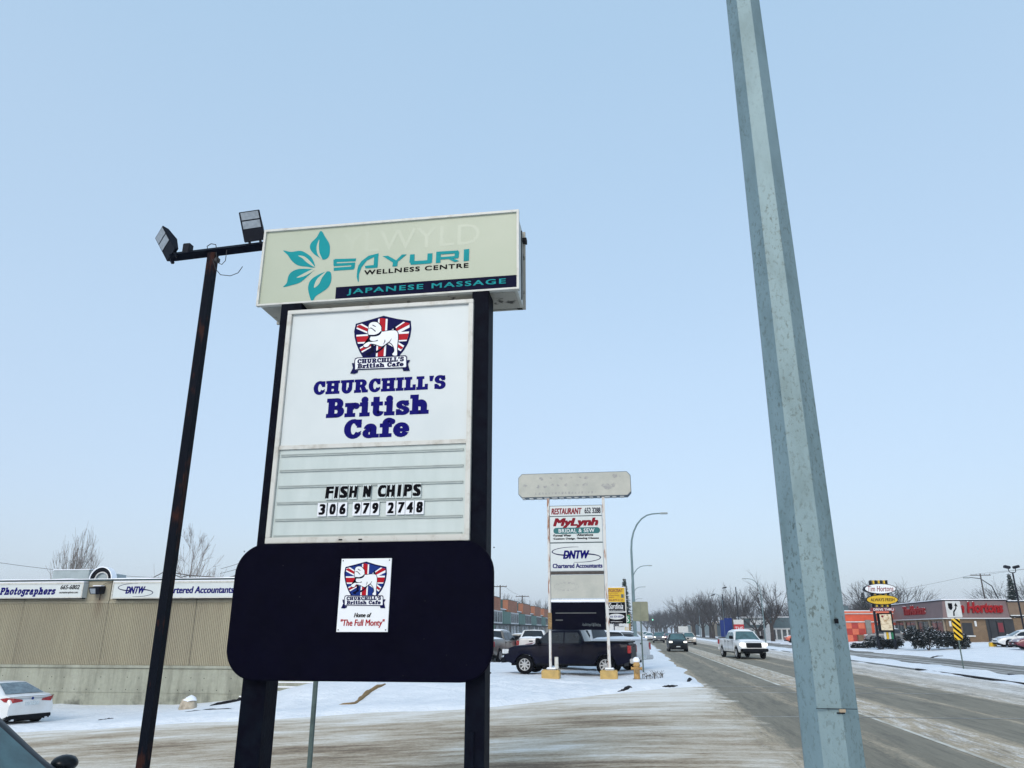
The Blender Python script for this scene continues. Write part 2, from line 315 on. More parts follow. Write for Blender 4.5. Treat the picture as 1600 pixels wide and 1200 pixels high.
def road_mat(name, kind):
    m = blank(name, 0.85); n, l, b = tex_nodes(m); g = n.new('ShaderNodeNewGeometry').outputs['Position']
    sep = n.new('ShaderNodeSeparateXYZ'); l.new(g, sep.inputs[0])
    if kind == 'main':
        c, h, gr = main_colour(n, l, g, sep)
    elif kind == 'side':
        c1, h1, gr = side_colour(n, l, g, sep); c2, h2, gr2 = main_colour(n, l, g, sep)
        w = noise_node(n, l, mapping(n, l, g, (0.8, 0.7, 1)), 1.3, 8, 0.8)
        xx = math_(n, l, 'ADD', sep.outputs[0], math_(n, l, 'MULTIPLY', math_(n, l, 'SUBTRACT', w, 0.5), 4.0))
        f = ramp(n, l, math_(n, l, 'MULTIPLY', xx, 0.1), [(0.20, 0.0), (0.26, 1.0)])
        c = mixc(n, l, f, c1, c2); h = gr
    else:
        a = noise_node(n, l, mapping(n, l, g, (1, 0.03, 1)), 1.6, 6, 0.6); h = noise_node(n, l, mapping(n, l, g, (1, 0.2, 1)), 6, 6, 0.7)
        v = math_(n, l, 'ADD', math_(n, l, 'MULTIPLY', a, 0.8), math_(n, l, 'MULTIPLY', h, 0.25))
        c = ramp(n, l, v, [(0.44, (0.13, 0.125, 0.11)), (0.54, (0.25, 0.24, 0.22)), (0.64, (0.58, 0.575, 0.57))])
    l.new(c, b.inputs['Base Color']); b.inputs['Roughness'].default_value = 0.8; b.inputs['Specular IOR Level'].default_value = 0.2
    bump_(n, l, b, h, 0.6, 0.02); return m
M['side'] = road_mat('packed_snow_street', 'side')
M['main'] = road_mat('wet_asphalt_with_slush', 'main')
M['front'] = road_mat('frontage_asphalt', 'front')
M['lane'] = mat('worn_lane_paint', (0.70, 0.68, 0.60), 0.8, col2=(0.40, 0.36, 0.29), scale=2.0, stretch=(1, 0.5, 1), world=True)
M['crosswalk'] = mat('worn_crosswalk_paint', (0.42, 0.42, 0.40), 0.8, col2=(0.22, 0.22, 0.21), scale=2.0, world=True)

# ------------------------------------------------------------------ mesh helpers
def frac(seed):
    return (math.sin(seed * 127.1) * 43758.5453) % 1.0

class MB:
    def __init__(self): self.v = []; self.f = []
    def add(self, vs, fs):
        k = len(self.v); self.v += [tuple(p) for p in vs]; self.f += [tuple(i + k for i in f) for f in fs]; return self
    def box(self, x0, y0, z0, x1, y1, z1):
        if x0 > x1: x0, x1 = x1, x0
        if y0 > y1: y0, y1 = y1, y0
        if z0 > z1: z0, z1 = z1, z0
        return self.add([(x0, y0, z0), (x1, y0, z0), (x1, y1, z0), (x0, y1, z0), (x0, y0, z1), (x1, y0, z1), (x1, y1, z1), (x0, y1, z1)],
                        [(0, 3, 2, 1), (4, 5, 6, 7), (0, 1, 5, 4), (1, 2, 6, 5), (2, 3, 7, 6), (3, 0, 4, 7)])
    def cbox(self, cx, cy, cz, sx, sy, sz): return self.box(cx - sx / 2, cy - sy / 2, cz - sz / 2, cx + sx / 2, cy + sy / 2, cz + sz / 2)
    def tube(self, pts, r, n=6, caps=True, rot=0.0):
        pts = [Vector(p) for p in pts]; rs = r if isinstance(r, (list, tuple)) else [r] * len(pts)
        k0 = len(self.v); prev = None
        for i, p in enumerate(pts):
            d = (pts[min(i + 1, len(pts) - 1)] - pts[max(i - 1, 0)]).normalized()
            if prev is None:
                u = d.orthogonal().normalized()
                if abs(d.z) > 0.9: u = (Vector((1, 0, 0)) - d * d.x).normalized()
            else:
                u = (prev - d * prev.dot(d)).normalized()
            prev = u; w = d.cross(u)
            for j in range(n):
                a = 2 * PI * j / n + rot
                self.v.append(tuple(p + (u * math.cos(a) + w * math.sin(a)) * rs[i]))
        for i in range(len(pts) - 1):
            for j in range(n):
                a = k0 + i * n + j; b_ = k0 + i * n + (j + 1) % n
                self.f.append((a, b_, b_ + n, a + n))
        if caps:
            self.f.append(tuple(k0 + j for j in reversed(range(n)))); e_ = k0 + (len(pts) - 1) * n
            self.f.append(tuple(e_ + j for j in range(n)))
        return self
    def prism(self, poly, y0, y1):
        """outline in (x,z), extruded from y0 (front) to y1 (back)"""
        n = len(poly); ar = sum(poly[i][0] * poly[(i + 1) % n][1] - poly[(i + 1) % n][0] * poly[i][1] for i in range(n))
        if ar < 0: poly = poly[::-1]
        vs = [(x, y0, z) for x, z in poly] + [(x, y1, z) for x, z in poly]
        fs = [tuple(range(n)), tuple(reversed(range(n, 2 * n)))] + [((i + 1) % n, i, n + i, n + (i + 1) % n) for i in range(n)]
        return self.add(vs, fs)
    def flat(self, poly, y):
        n = len(poly); ar = sum(poly[i][0] * poly[(i + 1) % n][1] - poly[(i + 1) % n][0] * poly[i][1] for i in range(n))
        if ar < 0: poly = poly[::-1]
        return self.add([(x, y, z) for x, z in poly], [tuple(range(n))])
    def lathe(self, prof, c=(0, 0, 0), n=16, axis='z', cap=True):
        """prof: (radius, height) pairs"""
        k0 = len(self.v)
        for r, h in prof:
            for j in range(n):
                a = 2 * PI * j / n
                p = (r * math.cos(a), r * math.sin(a), h)
                if axis == 'y': p = (p[0], h, p[1])
                if axis == 'x': p = (h, p[0], p[1])
                self.v.append((p[0] + c[0], p[1] + c[1], p[2] + c[2]))
        for i in range(len(prof) - 1):
            for j in range(n):
                a = k0 + i * n + j; b_ = k0 + i * n + (j + 1) % n
                q = (a, b_, b_ + n, a + n)
                self.f.append(q if axis != 'y' else q[::-1])
        if cap:
            self.f.append(tuple(k0 + j for j in range(n))[::-1]); e_ = k0 + (len(prof) - 1) * n
            self.f.append(tuple(e_ + j for j in range(n)))
        return self
    def mesh(self, name, m, smooth=False, bevel=0.0):
        me = bpy.data.meshes.new(name); me.from_pydata(self.v, [], self.f)
        if bevel:
            bm = bmesh.new(); bm.from_mesh(me)
            es = [e_ for e_ in bm.edges if len(e_.link_faces) == 2 and e_.calc_face_angle(0) > 0.6]
            bmesh.ops.bevel(bm, geom=es, offset=bevel, segments=2, affect='EDGES', clamp_overlap=True)
            bm.to_mesh(me); bm.free()
        me.materials.append(M[m] if isinstance(m, str) else m)
        if smooth:
            me.shade_smooth(); me.set_sharp_from_angle(angle=R(38))
        return me
    def build(self, name, m, parent=None, smooth=False, bevel=0.0, loc=(0, 0, 0), rot=(0, 0, 0), kind=None):
        o = bpy.data.objects.new(name, self.mesh(name, m, smooth, bevel)); C.objects.link(o)
        o.location = loc; o.rotation_euler = rot
        if parent: o.parent = parent
        if kind: o['kind'] = kind
        return o
def place(name, me, parent=None, loc=(0, 0, 0), rot=(0, 0, 0), sc=(1, 1, 1)):
    o = bpy.data.objects.new(name, me); C.objects.link(o); o.location = loc; o.rotation_euler = rot; o.scale = sc
    if parent: o.parent = parent
    return o
def tag(o, label, cat, group=None, kind=None):
    o['label'] = label; o['category'] = cat
    if group: o['group'] = group
    if kind: o['kind'] = kind
    return o
def thing(name, label, cat, loc=(0, 0, 0), rz=0.0, group=None):
    o = bpy.data.objects.new(name, None); C.objects.link(o); o.empty_display_size = 0.2
    o.location = loc; o.rotation_euler = (0, 0, rz); return tag(o, label, cat, group)
def structure(o): o['kind'] = 'structure'; return o

# text: Blender's built in face, fitted to a box x0..x1, z0..z1 on the plane y
def text_mesh(s, m, shear=0.0, bold=0.0, extrude=0.0, space=1.0):
    cu = bpy.data.curves.new('lettering', 'FONT'); cu.body = s; cu.shear = shear; cu.offset = bold; cu.extrude = extrude
    cu.space_character = space; cu.resolution_u = 3
    o = bpy.data.objects.new('tmp_lettering', cu); C.objects.link(o); bpy.context.view_layer.update()
    dg = bpy.context.evaluated_depsgraph_get(); me = bpy.data.meshes.new_from_object(o.evaluated_get(dg))
    bpy.data.objects.remove(o); bpy.data.curves.remove(cu)
    me.materials.clear(); me.materials.append(M[m]); me.name = 'lettering'
    return me
def fit_mesh(me, x0, z0, x1, z1, depth=0.0):
    xs = [v.co.x for v in me.vertices]; ys = [v.co.y for v in me.vertices]; zs = [v.co.z for v in me.vertices]
    ax, bx, ay, by = min(xs), max(xs), min(ys), max(ys)
    zr = max(zs) - min(zs)
    for v in me.vertices:
        x, y, z = v.co
        v.co = (x0 + (x - ax) / (bx - ax) * (x1 - x0), -((z - min(zs)) / zr * depth) if zr > 1e-6 else 0.0, z0 + (y - ay) / (by - ay) * (z1 - z0))
    return me
def embolden(me, w_, st):
    """thicken flat letters: copies shifted round the stroke, each a hair in front of the last"""
    V = [tuple(v.co) for v in me.vertices]; F = [tuple(p.vertices) for p in me.polygons]; mb = MB()
    for k, (dx, dz) in enumerate(((0, 0), (-1, -.6), (1, -.6), (-1, .6), (1, .6), (-.6, 0), (.6, 0))):
        mb.add([(x + dx * w_, y - st * k, z + dz * w_) for x, y, z in V], F)
    m2 = bpy.data.meshes.new('lettering'); m2.from_pydata(mb.v, [], mb.f); m2.materials.append(me.materials[0]); bpy.data.meshes.remove(me); return m2
def text(s, x0, z0, x1, z1, y, m, parent=None, shear=0.0, bold=0.0, depth=0.0, space=1.0, name='lettering', loc=None):
    hgt = z1 - z0; w_ = bold * min(hgt, (x1 - x0) / max(1, len(s)) * 1.25) * 1.05
    me = fit_mesh(text_mesh(s, m, shear, 0.0, 0.1 if depth else 0.0, space), x0 + w_, z0 + w_ * .6, x1 - w_, z1 - w_ * .6, depth)
    if bold: me = embolden(me, w_, min(.0006, .05 * hgt / 8))
    L = parent.location if (parent and loc is None) else Vector((0, 0, 0))
    return place(name, me, parent, (-L.x, y - L.y, -L.z))

# heavy slab letters drawn as strokes
def arc(cx, cy, rx, ry, wx, wy, a0, a1, n=18):
    P = []
    for i in range(n):
        q = []
        for t in (a0 + (a1 - a0) * i / n, a0 + (a1 - a0) * (i + 1) / n):
            c, s = math.cos(R(t)), math.sin(R(t)); q.append(((cx + rx * c, cy + ry * s), (cx + (rx - wx) * c, cy + (ry - wy) * s)))
        P.append([q[0][0], q[1][0], q[1][1], q[0][1]])
    return P
def rc(x0, y0, x1, y1): return [[(x0, y0), (x1, y0), (x1, y1), (x0, y1)]]
def disc(cx, cy, r): return [[(cx + r * math.cos(2 * PI * i / 14), cy + r * math.sin(2 * PI * i / 14)) for i in range(14)]]
GL = {
 'C': (arc(.47, .5, .45, .52, .25, .13, 38, 322) + rc(.70, .62, .84, .99) + [[(.66, .2), (.84, .30), (.8, .18), (.7, .08)]], .92),
 'H': (rc(.10, .1, .36, .9) + rc(.66, .1, .92, .9) + rc(0, 0, .45, .12) + rc(0, .88, .45, 1) + rc(.57, 0, 1.02, .12) + rc(.57, .88, 1.02, 1) + rc(.34, .43, .68, .57), 1.08),
 'U': (rc(.12, .35, .38, .9) + rc(.68, .35, .86, .9) + rc(.02, .88, .48, 1) + rc(.56, .88, .98, 1) + arc(.49, .37, .37, .39, .25, .15, 180, 360), 1.04),
 'R': (rc(.10, .1, .36, .9) + rc(0, 0, .46, .12) + rc(0, .88, .5, 1) + rc(.34, .44, .52, .56) + arc(.50, .72, .36, .28, .24, .12, -90, 90) + [[(.46, .5), (.70, .5), (.92, .1), (.62, .1)]] + rc(.62, 0, 1.0, .12), 1.04),
 'I': (rc(.12, .1, .38, .9) + rc(0, 0, .5, .12) + rc(0, .88, .5, 1), .56),
 'L': (rc(.12, .1, .38, .9) + rc(0, 0, .80, .13) + rc(0, .88, .5, 1) + rc(.66, .1, .80, .36), .86),
 "'": ([[(.05, 1.0), (.29, 1.0), (.20, .66), (.08, .66)]], .34),
 'S': (arc(.40, .735, .36, .285, .24, .13, 15, 265) + arc(.40, .275, .38, .295, .24, .13, -165, 85) + rc(.60, .70, .73, .98) + rc(.03, .02, .16, .32), .84),
 'B': (rc(.10, .1, .36, .9) + rc(0, 0, .52, .12) + rc(0, .88, .5, 1) + rc(.34, .45, .52, .56) + arc(.50, .725, .33, .275, .23, .12, -90, 90) + arc(.52, .28, .38, .28, .25, .12, -90, 90), .96),
 'r': (rc(.12, .1, .36, .6) + rc(0, 0, .50, .11) + rc(0, .58, .36, .70) + arc(.50, .42, .26, .28, .18, .16, 60, 180) + disc(.60, .56, .125), .74),
 'i': (rc(.12, .1, .36, .6) + rc(0, 0, .48, .11) + rc(0, .58, .36, .70) + disc(.22, .88, .145), .54),
 't': (rc(.12, .2, .36, .98) + rc(0, .58, .56, .70) + arc(.37, .22, .25, .24, .25, .13, 180, 340), .66),
 's': (arc(.34, .52, .29, .19, .20, .10, 15, 265) + arc(.34, .19, .31, .20, .20, .10, -165, 85) + rc(.50, .50, .61, .70) + rc(.03, 0, .14, .22), .70),
 'h': (rc(.12, .1, .36, .9) + rc(0, 0, .46, .11) + rc(0, .89, .36, 1) + arc(.55, .40, .29, .31, .23, .15, 0, 170) + rc(.60, .1, .84, .42) + rc(.52, 0, .94, .11), 1.0),
 'a': (arc(.32, .21, .30, .23, .20, .09, 0, 360) + rc(.40, .05, .64, .48) + arc(.36, .46, .28, .26, .20, .11, 0, 165) + rc(.52, 0, .78, .11), .82),
 'f': (rc(.14, .1, .38, .75) + rc(0, 0, .54, .11) + rc(0, .58, .54, .70) + arc(.42, .74, .28, .28, .22, .13, 45, 180) + disc(.60, .85, .11), .62),
 'e': (arc(.38, .35, .37, .37, .23, .12, 0, 325) + rc(.14, .29, .74, .39), .80),
 'P': (rc(.10, .1, .36, .9) + rc(0, 0, .50, .12) + rc(0, .88, .5, 1) + rc(.34, .40, .52, .52) + arc(.50, .70, .36, .30, .24, .12, -90, 90), .90),
 'o': (arc(.38, .35, .37, .37, .22, .11, 0, 360), .80),
 'g': (arc(.34, .42, .31, .29, .20, .10, 0, 360) + rc(.46, -.05, .68, .68) + arc(.36, -.05, .32, .25, .22, .11, 180, 360) + rc(.6, .58, .80, .70), .80),
 'p': (rc(.12, -.25, .36, .6) + rc(0, -.30, .48, -.19) + rc(0, .58, .36, .70) + arc(.44, .35, .36, .36, .22, .11, -150, 150), .86),
 ' ': ([], .42),
}
def fatten(q, d):
    n = len(q); ar = sum(q[i][0] * q[(i + 1) % n][1] - q[(i + 1) % n][0] * q[i][1] for i in range(n))
    if ar < 0: q = q[::-1]
    o_ = []
    for i in range(n):
        a, b_, c = Vector(q[i - 1]), Vector(q[i]), Vector(q[(i + 1) % n]); e1, e2 = (b_ - a), (c - b_)
        if e1.length < 1e-6 or e2.length < 1e-6: o_.append(tuple(b_)); continue
        e1.normalize(); e2.normalize(); n1, n2 = Vector((e1.y, -e1.x)), Vector((e2.y, -e2.x)); k = (n1 + n2)
        k = k / max(.4, 1 + n1.dot(n2)); o_.append(tuple(b_ + k * d))
    return o_
def slab(s, x0, z0, x1, z1, y, m, parent, shear=0.0, capz=None, name='lettering', step=0.00025, gap=0.0, fat=0.058):
    polys = []; X = 0
    for ch in s:
        g_, w = GL[ch]
        polys += [[(X + px + shear * py, py) for px, py in fatten(p, fat)] for p in g_]; X += w + gap + fat * 1.7
    xs = [p[0] for q in polys for p in q]; a, b_ = min(xs), max(xs)
    mb = MB(); L = parent.location
    for i, q in enumerate(polys):
        mb.flat([(x0 + (px - a) / (b_ - a) * (x1 - x0) - L.x, z0 + py * (z1 - z0) - L.z) for px, py in q], y - L.y - step * (i % 7))
    return mb.build(name, m, parent)
def clip(poly, shape):
    """keep the part of poly inside the convex outline shape"""
    n = len(shape); ar = sum(shape[i][0] * shape[(i + 1) % n][1] - shape[(i + 1) % n][0] * shape[i][1] for i in range(n))
    if ar < 0: shape = shape[::-1]
    outp = list(poly)
    for i in range(n):
        a, b_ = shape[i], shape[(i + 1) % n]; inp = outp; outp = []
        def side(p): return (b_[0] - a[0]) * (p[1] - a[1]) - (b_[1] - a[1]) * (p[0] - a[0])
        for j in range(len(inp)):
            p, q = inp[j], inp[(j + 1) % len(inp)]; sp, sq = side(p), side(q)
            if sp >= 0: outp.append(p)
            if (sp >= 0) != (sq >= 0):
                t = sp / (sp - sq); outp.append((p[0] + (q[0] - p[0]) * t, p[1] + (q[1] - p[1]) * t))
        if not outp: return []
    return outp
def rrect(x0, z0, x1, z1, r, n=8):
    P = []
    for cx, cz, a in ((x1 - r, z1 - r, 0), (x0 + r, z1 - r, 90), (x0 + r, z0 + r, 180), (x1 - r, z0 + r, 270)):
        for i in range(n + 1):
            t = R(a + 90 * i / n); P.append((cx + r * math.cos(t), cz + r * math.sin(t)))
    return P
def oval(cx, cz, rx, rz, n=32): return [(cx + rx * math.cos(2 * PI * i / n), cz + rz * math.sin(2 * PI * i / n)) for i in range(n)]
def smoothpoly(P, k=4):
    n = len(P); o_ = []
    for i in range(n):
        p0, p1, p2, p3 = (Vector(P[(i + j - 1) % n]) for j in range(4))
        for s in range(k):
            t = s / k
            o_.append(tuple(0.5 * ((2 * p1) + (p2 - p0) * t + (2 * p0 - 5 * p1 + 4 * p2 - p3) * t * t + (3 * p1 - p0 - 3 * p2 + p3) * t ** 3)))
    return o_
def sm(a, b_, x):
    t = max(0.0, min(1.0, (x - a) / (b_ - a))); return t * t * (3 - 2 * t)

# artwork outlines, in metres on the sign plane
PETALS = [
[(-3.673,6.709), (-3.606,6.611), (-3.544,6.507), (-3.531,6.394), (-3.548,6.322), (-3.604,6.297), (-3.665,6.332), (-3.739,6.387), (-3.797,6.465), (-3.794,6.540), (-3.724,6.621)],
[(-4.156,6.470), (-4.047,6.441), (-3.919,6.446), (-3.808,6.380), (-3.751,6.314), (-3.711,6.201), (-3.817,6.216), (-3.935,6.243), (-4.023,6.311), (-4.091,6.402)],
[(-4.105,5.957), (-4.064,6.010), (-4.050,6.105), (-4.009,6.163), (-3.919,6.193), (-3.790,6.183), (-3.731,6.161), (-3.804,6.075), (-3.890,6.004), (-3.980,5.979)],
[(-3.710,5.734), (-3.762,5.856), (-3.776,5.941), (-3.753,6.023), (-3.667,6.089), (-3.556,6.129), (-3.497,6.112), (-3.482,6.003), (-3.515,5.910), (-3.601,5.845), (-3.666,5.802)],
]
VEINS = [
[(-3.686,6.585), (-3.712,6.483), (-3.686,6.370), (-3.620,6.299), (-3.665,6.393), (-3.683,6.493)],
[(-3.948,6.379), (-3.865,6.362), (-3.781,6.287), (-3.709,6.198), (-3.817,6.270), (-3.886,6.337)],
[(-3.938,6.075), (-3.854,6.122), (-3.755,6.168), (-3.719,6.158), (-3.811,6.099), (-3.885,6.076)],
[(-3.698,5.918), (-3.677,6.017), (-3.616,6.085), (-3.547,6.135), (-3.604,6.048), (-3.638,5.962)],
]
SAYURI = [
[(-3.466,6.296), (-3.179,6.281), (-3.185,6.240), (-3.423,6.249)],
[(-3.477,6.287), (-3.426,6.283), (-3.429,6.203), (-3.470,6.207)],
[(-3.468,6.233), (-3.193,6.226), (-3.191,6.190), (-3.465,6.194)],
[(-3.236,6.220), (-3.186,6.221), (-3.192,6.144), (-3.238,6.143)],
[(-3.463,6.175), (-3.194,6.173), (-3.200,6.130), (-3.460,6.131)],
[(-2.894,6.329), (-3.021,6.305), (-3.108,6.239), (-3.143,6.181), (-3.102,6.154), (-3.040,6.238), (-2.952,6.280), (-2.892,6.290)],
[(-3.143,6.181), (-3.155,6.122), (-3.157,6.027), (-3.134,5.953), (-3.126,5.962), (-3.128,6.060), (-3.102,6.154)],
[(-2.949,6.311), (-2.894,6.329), (-2.895,6.145), (-2.948,6.142)],
[(-3.063,6.168), (-2.896,6.174), (-2.898,6.131), (-3.051,6.133)],
[(-2.840,6.285), (-2.772,6.285), (-2.656,6.208), (-2.688,6.175)],
[(-2.593,6.287), (-2.533,6.285), (-2.629,6.201), (-2.667,6.209)],
[(-2.701,6.212), (-2.638,6.212), (-2.646,6.131), (-2.708,6.131)],
[(-2.490,6.279), (-2.432,6.277), (-2.432,6.174), (-2.494,6.167)],
[(-2.490,6.186), (-2.212,6.183), (-2.228,6.137), (-2.475,6.137)],
[(-2.270,6.274), (-2.208,6.273), (-2.210,6.145), (-2.272,6.145)],
[(-2.160,6.289), (-2.101,6.289), (-2.105,6.136), (-2.162,6.136)],
[(-2.160,6.289), (-1.886,6.286), (-1.880,6.247), (-2.148,6.249)],
[(-1.929,6.280), (-1.874,6.270), (-1.879,6.195), (-1.931,6.194)],
[(-2.103,6.212), (-1.880,6.214), (-1.883,6.181), (-2.102,6.179)],
[(-2.025,6.192), (-1.966,6.192), (-1.871,6.142), (-1.930,6.132)],
[(-1.816,6.292), (-1.750,6.294), (-1.752,6.137), (-1.817,6.133)],
]
shield_out = [
[(0.010,0.468), (0.175,0.418), (0.348,0.381), (0.361,0.277), (0.350,0.178), (0.326,0.095), (0.283,0.014), (0.232,-0.053), (0.199,-0.079), (-0.211,-0.056), (-0.264,0.031), (-0.309,0.126), (-0.335,0.213), (-0.346,0.292), (-0.331,0.386), (-0.151,0.428)],
]
shield_in = [
[(0.013,0.444), (0.176,0.396), (0.334,0.361), (0.337,0.278), (0.326,0.187), (0.302,0.104), (0.262,0.029), (0.211,-0.045), (0.192,-0.072), (-0.187,-0.051), (-0.240,0.030), (-0.286,0.124), (-0.311,0.211), (-0.320,0.291), (-0.311,0.366), (-0.150,0.406)],
]
white_bars = [
[(-0.055,0.454), (0.063,0.447), (0.063,-0.072), (-0.056,-0.065)],
[(-0.327,0.241), (0.361,0.245), (0.366,0.125), (-0.319,0.126)],
[(-0.333,0.327), (-0.336,0.378), (-0.252,0.380), (0.020,0.213), (-0.004,0.164)],
[(0.355,0.370), (0.358,0.306), (0.064,0.160), (0.020,0.213), (0.266,0.379)],
[(-0.287,0.061), (-0.060,0.182), (-0.003,0.136), (-0.242,0.002)],
[(0.020,0.213), (0.047,0.232), (0.301,0.055), (0.257,-0.006), (0.025,0.134)],
]
red_bars = [
[(-0.035,0.460), (0.040,0.455), (0.039,-0.070), (-0.034,-0.066)],
[(-0.325,0.219), (0.362,0.219), (0.365,0.142), (-0.320,0.146)],
[(-0.320,0.341), (-0.293,0.365), (-0.273,0.367), (0.010,0.213), (-0.006,0.193)],
[(0.342,0.360), (0.343,0.335), (0.049,0.190), (0.041,0.211), (0.287,0.369)],
[(-0.266,0.052), (-0.059,0.161), (-0.017,0.137), (-0.240,0.026)],
[(0.034,0.219), (0.063,0.196), (0.274,0.046), (0.248,0.023), (0.023,0.170)],
]
dog = [
[(-0.166,0.339), (-0.155,0.374), (-0.121,0.390), (-0.072,0.387), (-0.036,0.359), (-0.010,0.322), (-0.008,0.286), (0.008,0.260), (0.072,0.266), (0.141,0.269), (0.176,0.260), (0.198,0.230), (0.204,0.166), (0.201,0.096), (0.199,0.026), (0.204,-0.038), (0.191,-0.052), (0.153,-0.045), (0.146,-0.027), (0.168,0.006), (0.155,0.063), (0.122,0.107), (0.087,0.120), (0.054,0.097), (0.007,0.075), (-0.048,0.096), (-0.084,0.109), (-0.132,0.115), (-0.151,0.088), (-0.178,0.075), (-0.209,0.084), (-0.214,0.102), (-0.181,0.129), (-0.134,0.144), (-0.072,0.144), (-0.127,0.154), (-0.147,0.187), (-0.160,0.231), (-0.169,0.274), (-0.165,0.310)],
]
dark = [
[(-0.122,0.115), (-0.086,0.095), (-0.090,0.042), (-0.078,0.013), (-0.118,-0.005), (-0.130,-0.033), (-0.175,-0.023), (-0.176,-0.006), (-0.146,0.010), (-0.120,0.030)],
[(0.007,0.079), (0.061,0.097), (0.029,0.049), (-0.010,0.016), (-0.049,-0.006), (-0.064,0.016), (-0.031,0.032), (0.008,0.058)],
[(0.147,0.276), (0.143,0.298), (0.155,0.340), (0.163,0.311), (0.178,0.288), (0.169,0.264)],
[(-0.160,0.231), (-0.090,0.226), (-0.036,0.245), (-0.010,0.271), (0.001,0.257), (-0.021,0.222), (-0.069,0.205), (-0.148,0.209)],
[(-0.158,0.209), (-0.131,0.207), (-0.140,0.187), (-0.141,0.151), (-0.072,0.149), (-0.045,0.160), (-0.043,0.144), (-0.085,0.141), (-0.154,0.141)],
[(-0.161,0.306), (-0.138,0.321), (-0.112,0.306), (-0.072,0.272), (-0.083,0.267), (-0.115,0.296), (-0.140,0.311)],
[(-0.115,0.356), (-0.076,0.333), (-0.079,0.326), (-0.117,0.346)],
[(0.044,0.161), (0.052,0.133), (0.027,0.092), (0.039,0.126)],
[(0.129,0.171), (0.107,0.122), (0.061,0.093), (0.100,0.130)],
]
ribbon = [
[(-0.307,-0.058), (-0.280,-0.049), (0.306,-0.054), (0.324,-0.072), (0.330,-0.211), (0.317,-0.213), (-0.273,-0.203), (-0.303,-0.215), (-0.315,-0.086)],
]
ribbon_in = [
[(-0.299,-0.073), (-0.275,-0.061), (0.300,-0.067), (0.314,-0.080), (0.320,-0.190), (0.313,-0.201), (-0.263,-0.192), (-0.296,-0.198), (-0.303,-0.093)],
]
tails = [
[(-0.317,-0.114), (-0.344,-0.116), (-0.326,-0.176), (-0.356,-0.244), (-0.301,-0.250), (-0.264,-0.235), (-0.261,-0.207), (-0.303,-0.215)],
[(0.326,-0.114), (0.364,-0.115), (0.338,-0.163), (0.365,-0.247), (0.288,-0.246), (0.273,-0.211), (0.330,-0.211)],
]
bann1 = [
[(-0.278,-0.123), (0.296,-0.119), (0.294,-0.077), (-0.282,-0.066)],
]
bann2 = [
[(-0.274,-0.185), (0.299,-0.188), (0.296,-0.136), (-0.278,-0.130)],
]

# ------------------------------------------------------------------ terrain
def base(x, y):
    """lie of the land: the side street falls away to the left, the lot beyond it is nearly level"""
    zs = -0.060 * max(0.0, math.log1p(math.exp(min(30.0, 1.5 * (0.3 - x)))) / 1.5)
    zs -= 0.016 * max(0.0, -15.0 - x)
    zs = max(zs, -2.3)
    k = sm(-16.5, -11.5, x) * sm(25.5, 31.0, y)
    k = max(k, sm(36, 50, y) * sm(-60, -40, x) if y > 36 else 0)
    z = zs + (min(0.0, max(zs, -0.08)) - zs) * k
    if y < 9: z += (0.12 - z) * sm(9, 3, y) * 0.9 * sm(3.0, 1.5, x)
    if x > 22: z += 0.5 * sm(22, 36, x) * sm(40, 100, y)
    return z
def edge_n(x, y, s, a): return a * (noise.noise(Vector((x * s, y * s, 3.1))) )
def in_road(x, y):
    """signed distance (m, positive inside) to the nearest ploughed surface"""
    d = -99.0
    # side street
    yn = 9.6 + edge_n(x, 0, 0.4, 0.7)
    yf = 24.0 + edge_n(x, 7, 0.35, 0.8) + 5.2 * sm(-5.2, 3.2, x)
    if x < 3.4: d = max(d, min(y - yn, yf - y, 3.4 - x + 6))
    # main road
    d = max(d, min(x - 2.3 - edge_n(0, y, 0.25, 0.5), 13.9 + edge_n(5, y, 0.3, 0.4) - x))
    # frontage road, with the gap in the median near the camera
    d = max(d, min(x - 16.2 - edge_n(9, y, 0.3, 0.5), 21.6 + edge_n(2, y, 0.3, 0.8) - x))
    if y < 27: d = max(d, min(27.2 + edge_n(x, 3, 0.5, 0.8) - y, x - 2.0, 30 - x))
    return d
def terrain_z(x, y):
    b_ = base(x, y); d = in_road(x, y)
    n_ = noise.noise(Vector((x * 0.35, y * 0.35, 0))) * 0.06 + noise.noise(Vector((x * 1.1, y * 1.1, 5))) * 0.04 + max(0, noise.noise(Vector((x * 2.6, y * 2.6, 9)))) * 0.05
    if abs(x) > 200 or y > 400: n_ = 0
    if -9 < x < 2 and 23 < y < 33:            # ruts left by cars turning into the lot
        for cx, cy, r0 in ((-12.5, 21.5, 9.2), (-12.5, 21.5, 10.9), (-11.0, 20.5, 11.6), (-11.0, 20.5, 13.2)):
            q = abs(math.hypot(x - cx, y - cy) - r0); n_ += -.055 * math.exp(-(q / .16) ** 2) + .03 * math.exp(-((q - .34) / .14) ** 2)
    up = 0.10 + n_ + 0.05 * math.exp(-((d + 0.9) / 0.6) ** 2)
    return b_ + (-0.07) * sm(-0.35, 0.45, d) + up * (1 - sm(-0.45, 0.40, d))
def axis(segs):
    o_ = []
    for a, b_, st in segs:
        k = max(1, int(round((b_ - a) / st))); o_ += [a + (b_ - a) * i / k for i in range(k)]
    return o_ + [segs[-1][1]]
XS = axis([(-3500, -600, 700), (-600, -120, 80), (-120, -40, 10), (-40, -14, 0.6), (-14, 4, 0.22), (4, 13, 0.5), (13, 17.2, 0.25), (17.2, 20.6, 0.6), (20.6, 22.6, 0.3), (22.6, 50, 1.2), (50, 130, 10), (130, 600, 90), (600, 3500, 700)])
YS = axis([(-1500, -100, 350), (-100, -10, 15), (-10, 8, 1.0), (8, 11, 0.3), (11, 23, 0.8), (23, 34, 0.2), (34, 60, 0.5), (60, 160, 2.0), (160, 500, 12), (500, 3800, 300)])
